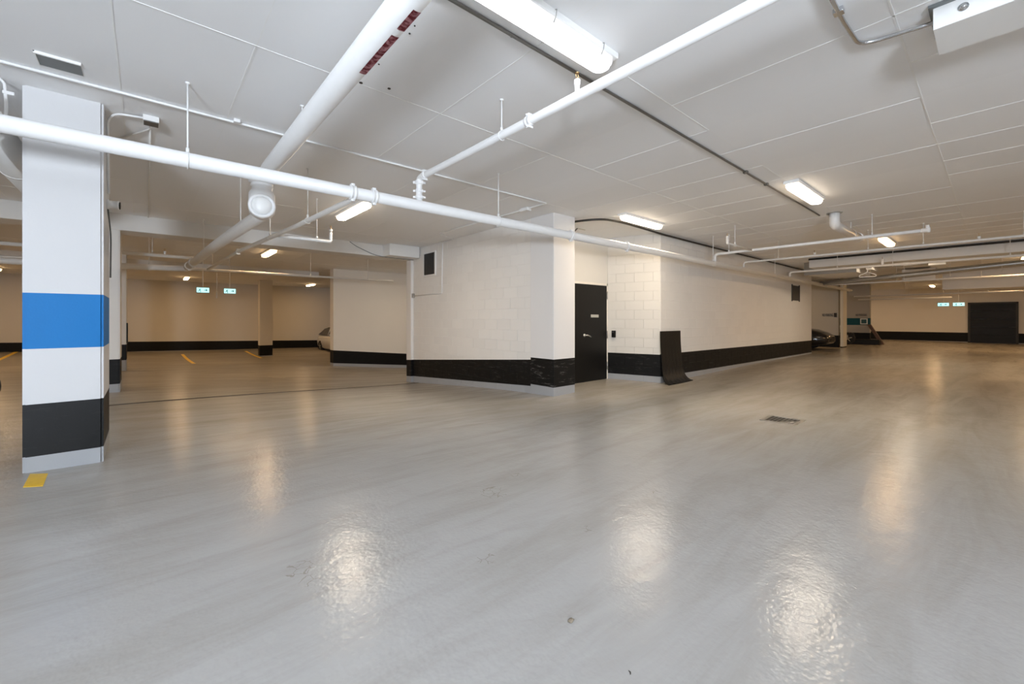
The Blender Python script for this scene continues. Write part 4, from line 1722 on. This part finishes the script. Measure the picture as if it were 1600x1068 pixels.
def car(name, loc, rotz, paint, label, L_=4.5, Wd=1.78, Hh=1.42):
    """nose points to local +X"""
    t = thing(name, label, 'car', loc, None, rotz, world=False)
    # body sections along x: (x, z_low, z_shoulder, half width)
    secs = [(-L_ / 2, .42, .78, .62), (-L_ / 2 + .06, .26, .92, .78), (-L_ / 2 + .4, .20, .98, .87), (-1.0, .18, .97, .89), (0, .18, .94, .89), (.9, .18, .90, .89),
            (1.25, .18, .88, .88), (1.7, .19, .82, .86), (2.0, .22, .72, .80), (L_ / 2 - .08, .26, .62, .70), (L_ / 2, .34, .54, .58)]
    bm = B()
    rings = []
    for (x, zl, zs_, hw) in secs:
        ring = []
        for (fy, fz_) in ((-.80, 0), (-.96, .12), (-1, .45), (-.97, .75), (-.86, .96), (-.5, 1.03), (0, 1.05), (.5, 1.03), (.86, .96), (.97, .75), (1, .45), (.96, .12), (.80, 0)):
            ring.append(bm.verts.new((x, fy * hw, zl + (zs_ - zl) * fz_)))
        rings.append(ring)
    for i in range(len(rings) - 1):
        for k in range(12):
            f = bm.faces.new((rings[i][k], rings[i][k + 1], rings[i + 1][k + 1], rings[i + 1][k]))
            f.smooth = True
        bm.faces.new((rings[i][12], rings[i][0], rings[i + 1][0], rings[i + 1][12]))
    bm.faces.new(rings[0])
    bm.faces.new(list(reversed(rings[-1])))
    body = obj('body', bm, M[paint], t)
    # greenhouse (glass) with roof
    bm = B()
    gs = [(-1.95, .94, .94, .70), (-1.25, .93, 1.30, .66), (-.55, .93, Hh - .02, .63), (.15, .92, Hh - .03, .63), (.55, .91, 1.28, .64), (1.25, .88, .90, .70)]
    rings = []
    for (x, z0, z1, hw) in gs:
        rings.append([bm.verts.new(p) for p in ((x, -.80 * Wd / 1.78, z0), (x, -hw, z1 - .04 if z1 > z0 + .1 else z1), (x, -hw * .8, z1), (x, hw * .8, z1), (x, hw, z1 - .04 if z1 > z0 + .1 else z1), (x, .80 * Wd / 1.78, z0))])
    for i in range(len(rings) - 1):
        for k in range(5):
            f = bm.faces.new((rings[i][k], rings[i][k + 1], rings[i + 1][k + 1], rings[i + 1][k]))
    obj('window_glass', bm, M['glassdark'], t)
    bm = B()
    rs = [(-1.30, 1.30, .60), (-.55, Hh, .57), (.15, Hh - .01, .57), (.58, 1.28, .58)]
    rr_ = [[bm.verts.new((x, s * w_, z + .012)) for s in (-1, -.5, 0, .5, 1)] for (x, z, w_) in rs]
    for i in range(3):
        for k in range(4):
            bm.faces.new((rr_[i][k], rr_[i][k + 1], rr_[i + 1][k + 1], rr_[i + 1][k]))
    bmesh.ops.solidify(bm, geom=list(bm.faces), thickness=.02)
    for s in (-1, 1):
        tube(bm, [(1.22, s * .72, .90), (.56, s * .645, 1.27), (.15, s * .63, Hh - .04), (-.55, s * .63, Hh - .03), (-1.25, s * .66, 1.28), (-1.95, s * .72, .93)], .028, 8)
        tube(bm, [(-.25, s * .64, Hh - .06), (-.3, s * .79, .93)], .03, 8)
    obj('roof', bm, M[paint], t)
    for s in (-1, 1):
        bm = B()
        lathe(bm, (1.94, s * .60, .62), (.75, s * .45, .12), [(0, .17), (.03, .16), (.06, .10), (.07, .01)], 18)
        for v in bm.verts:
            v.co.z = .62 + (v.co.z - .62) * .42
        obj('headlight', bm, M['headlight'], t)
        bm = B()
        cbox(bm, (.72, s * .97, .98), (.12, .18, .12), .03)
        obj('mirror', bm, M[paint], t)
        for x in (1.38, -1.36):
            wheel(t, (x, s * (Wd / 2 - .10), .32), .32, .2, (0, 1, 0))
    bm = B()
    box(bm, L_ / 2 - .10, -.42, .34, L_ / 2 + .012, .42, .50, .02)
    obj('grille', bm, M['black'], t)
    return t


car('silver_car', (8.08, 22.98, fz_mesh(7, 21.5)), -PI / 2, 'silver', 'silver saloon car nosing out from behind the ramp wall at the far left')
car('black_car', (21.0, 6.62, fz_mesh(21, 5)), -PI / 2, 'blackcar', 'glossy black car nosing out of the first bay past the long block wall')


def motorcycle(loc, rotz, label, r=.32):
    """front wheel centre at local origin x=0, machine extends to -x"""
    t = thing('motorcycle', label, 'motorcycle', loc, None, rotz, world=False)
    wheel(t, (0, 0, r), r, .13, (0, 1, 0), 'front_wheel')
    wheel(t, (-1.42, 0, r), r, .17, (0, 1, 0), 'rear_wheel')
    bm = B()
    for s in (-.09, .09):
        tube(bm, [(0, s, r), (-.36, s, .92)], [.026, .022], 10)
    cbox(bm, (-.30, 0, .80), (.08, .22, .04), .01)
    obj('fork', bm, M['chrome'], t)
    bm = B()
    tube(bm, [(-.50, .38, .98), (-.36, .24, 1.02), (-.34, 0, .96), (-.36, -.24, 1.02), (-.50, -.38, .98)], .013, 8, bend=.06)
    obj('handlebar', bm, M['black'], t)
    bm = B()
    lathe(bm, (-.36, 0, .86), (1, 0, .05), [(0, .04), (.03, .08), (.12, .095), (.14, .085), (.145, .01)], 18)
    obj('headlamp', bm, M['headlight'], t)
    bm = B()
    tube(bm, [(-.40, 0, .80), (-.52, 0, .86), (-.72, 0, .88), (-.92, 0, .80)], [.06, .14, .15, .07], 14)
    obj('fuel_tank', bm, M['blackcar'], t)
    bm = B()
    tube(bm, [(-.85, 0, .79), (-1.1, 0, .77), (-1.4, 0, .84), (-1.62, 0, .90)], [.07, .12, .10, .05], 12)
    obj('seat', bm, M['black'], t)
    bm = B()
    tube(bm, [(-.36, 0, .84), (-.5, 0, .40), (-.98, 0, .34), (-1.05, 0, .74), (-.36, 0, .84)], .025, 8)
    for s in (-.1, .1):
        tube(bm, [(-.98, s, .36), (-1.42, s, r)], .022, 8)
    obj('frame', bm, M['black'], t)
    bm = B()
    box(bm, -.92, -.15, .30, -.52, .15, .66, .05)
    for k in range(5):
        box(bm, -.78, -.17, .50 + k * .035, -.58, .17, .515 + k * .035)
    obj('engine', bm, M['steel_dark'], t)
    bm = B()
    tube(bm, [(-.52, -.12, .55), (-.42, -.16, .34), (-.9, -.18, .24), (-1.5, -.2, .36)], [.022, .022, .03, .045], 10)
    obj('exhaust', bm, M['chrome'], t)
    bm = B()
    pts_ = [(math.cos(a_) * (r + .03), 0, r + math.sin(a_) * (r + .03)) for a_ in [math.radians(40 + 11 * k) for k in range(11)]]
    for p_, q_ in zip(pts_[:-1], pts_[1:]):
        vs_ = [bm.verts.new((x, y, z)) for (x, _, z), y in ((p_, -.07), (p_, .07), (q_, .07), (q_, -.07))]
        bm.faces.new(vs_)
    bmesh.ops.remove_doubles(bm, verts=bm.verts, dist=1e-4)
    bmesh.ops.solidify(bm, geom=list(bm.faces), thickness=.006)
    obj('mudguard', bm, M['blackcar'], t)
    bm = B()
    tube(bm, [(-.8, .1, .32), (-.75, .3, .01)], .012, 8)
    obj('kickstand', bm, M['black'], t)
    return t


motorcycle((-1.72, 8.3, fz_mesh(-1.72, 8.3)), 0.0, 'black motorcycle whose front tyre shows at the left edge of the photo', .33)
motorcycle((26.35, 4.85, fz_mesh(26.35, 4.85)), -PI / 2, 'black motorcycle parked in the bay before the teal-banded wall', .30)

for o in SC.objects:
    if '_w' in o.keys():
        del o['_w']
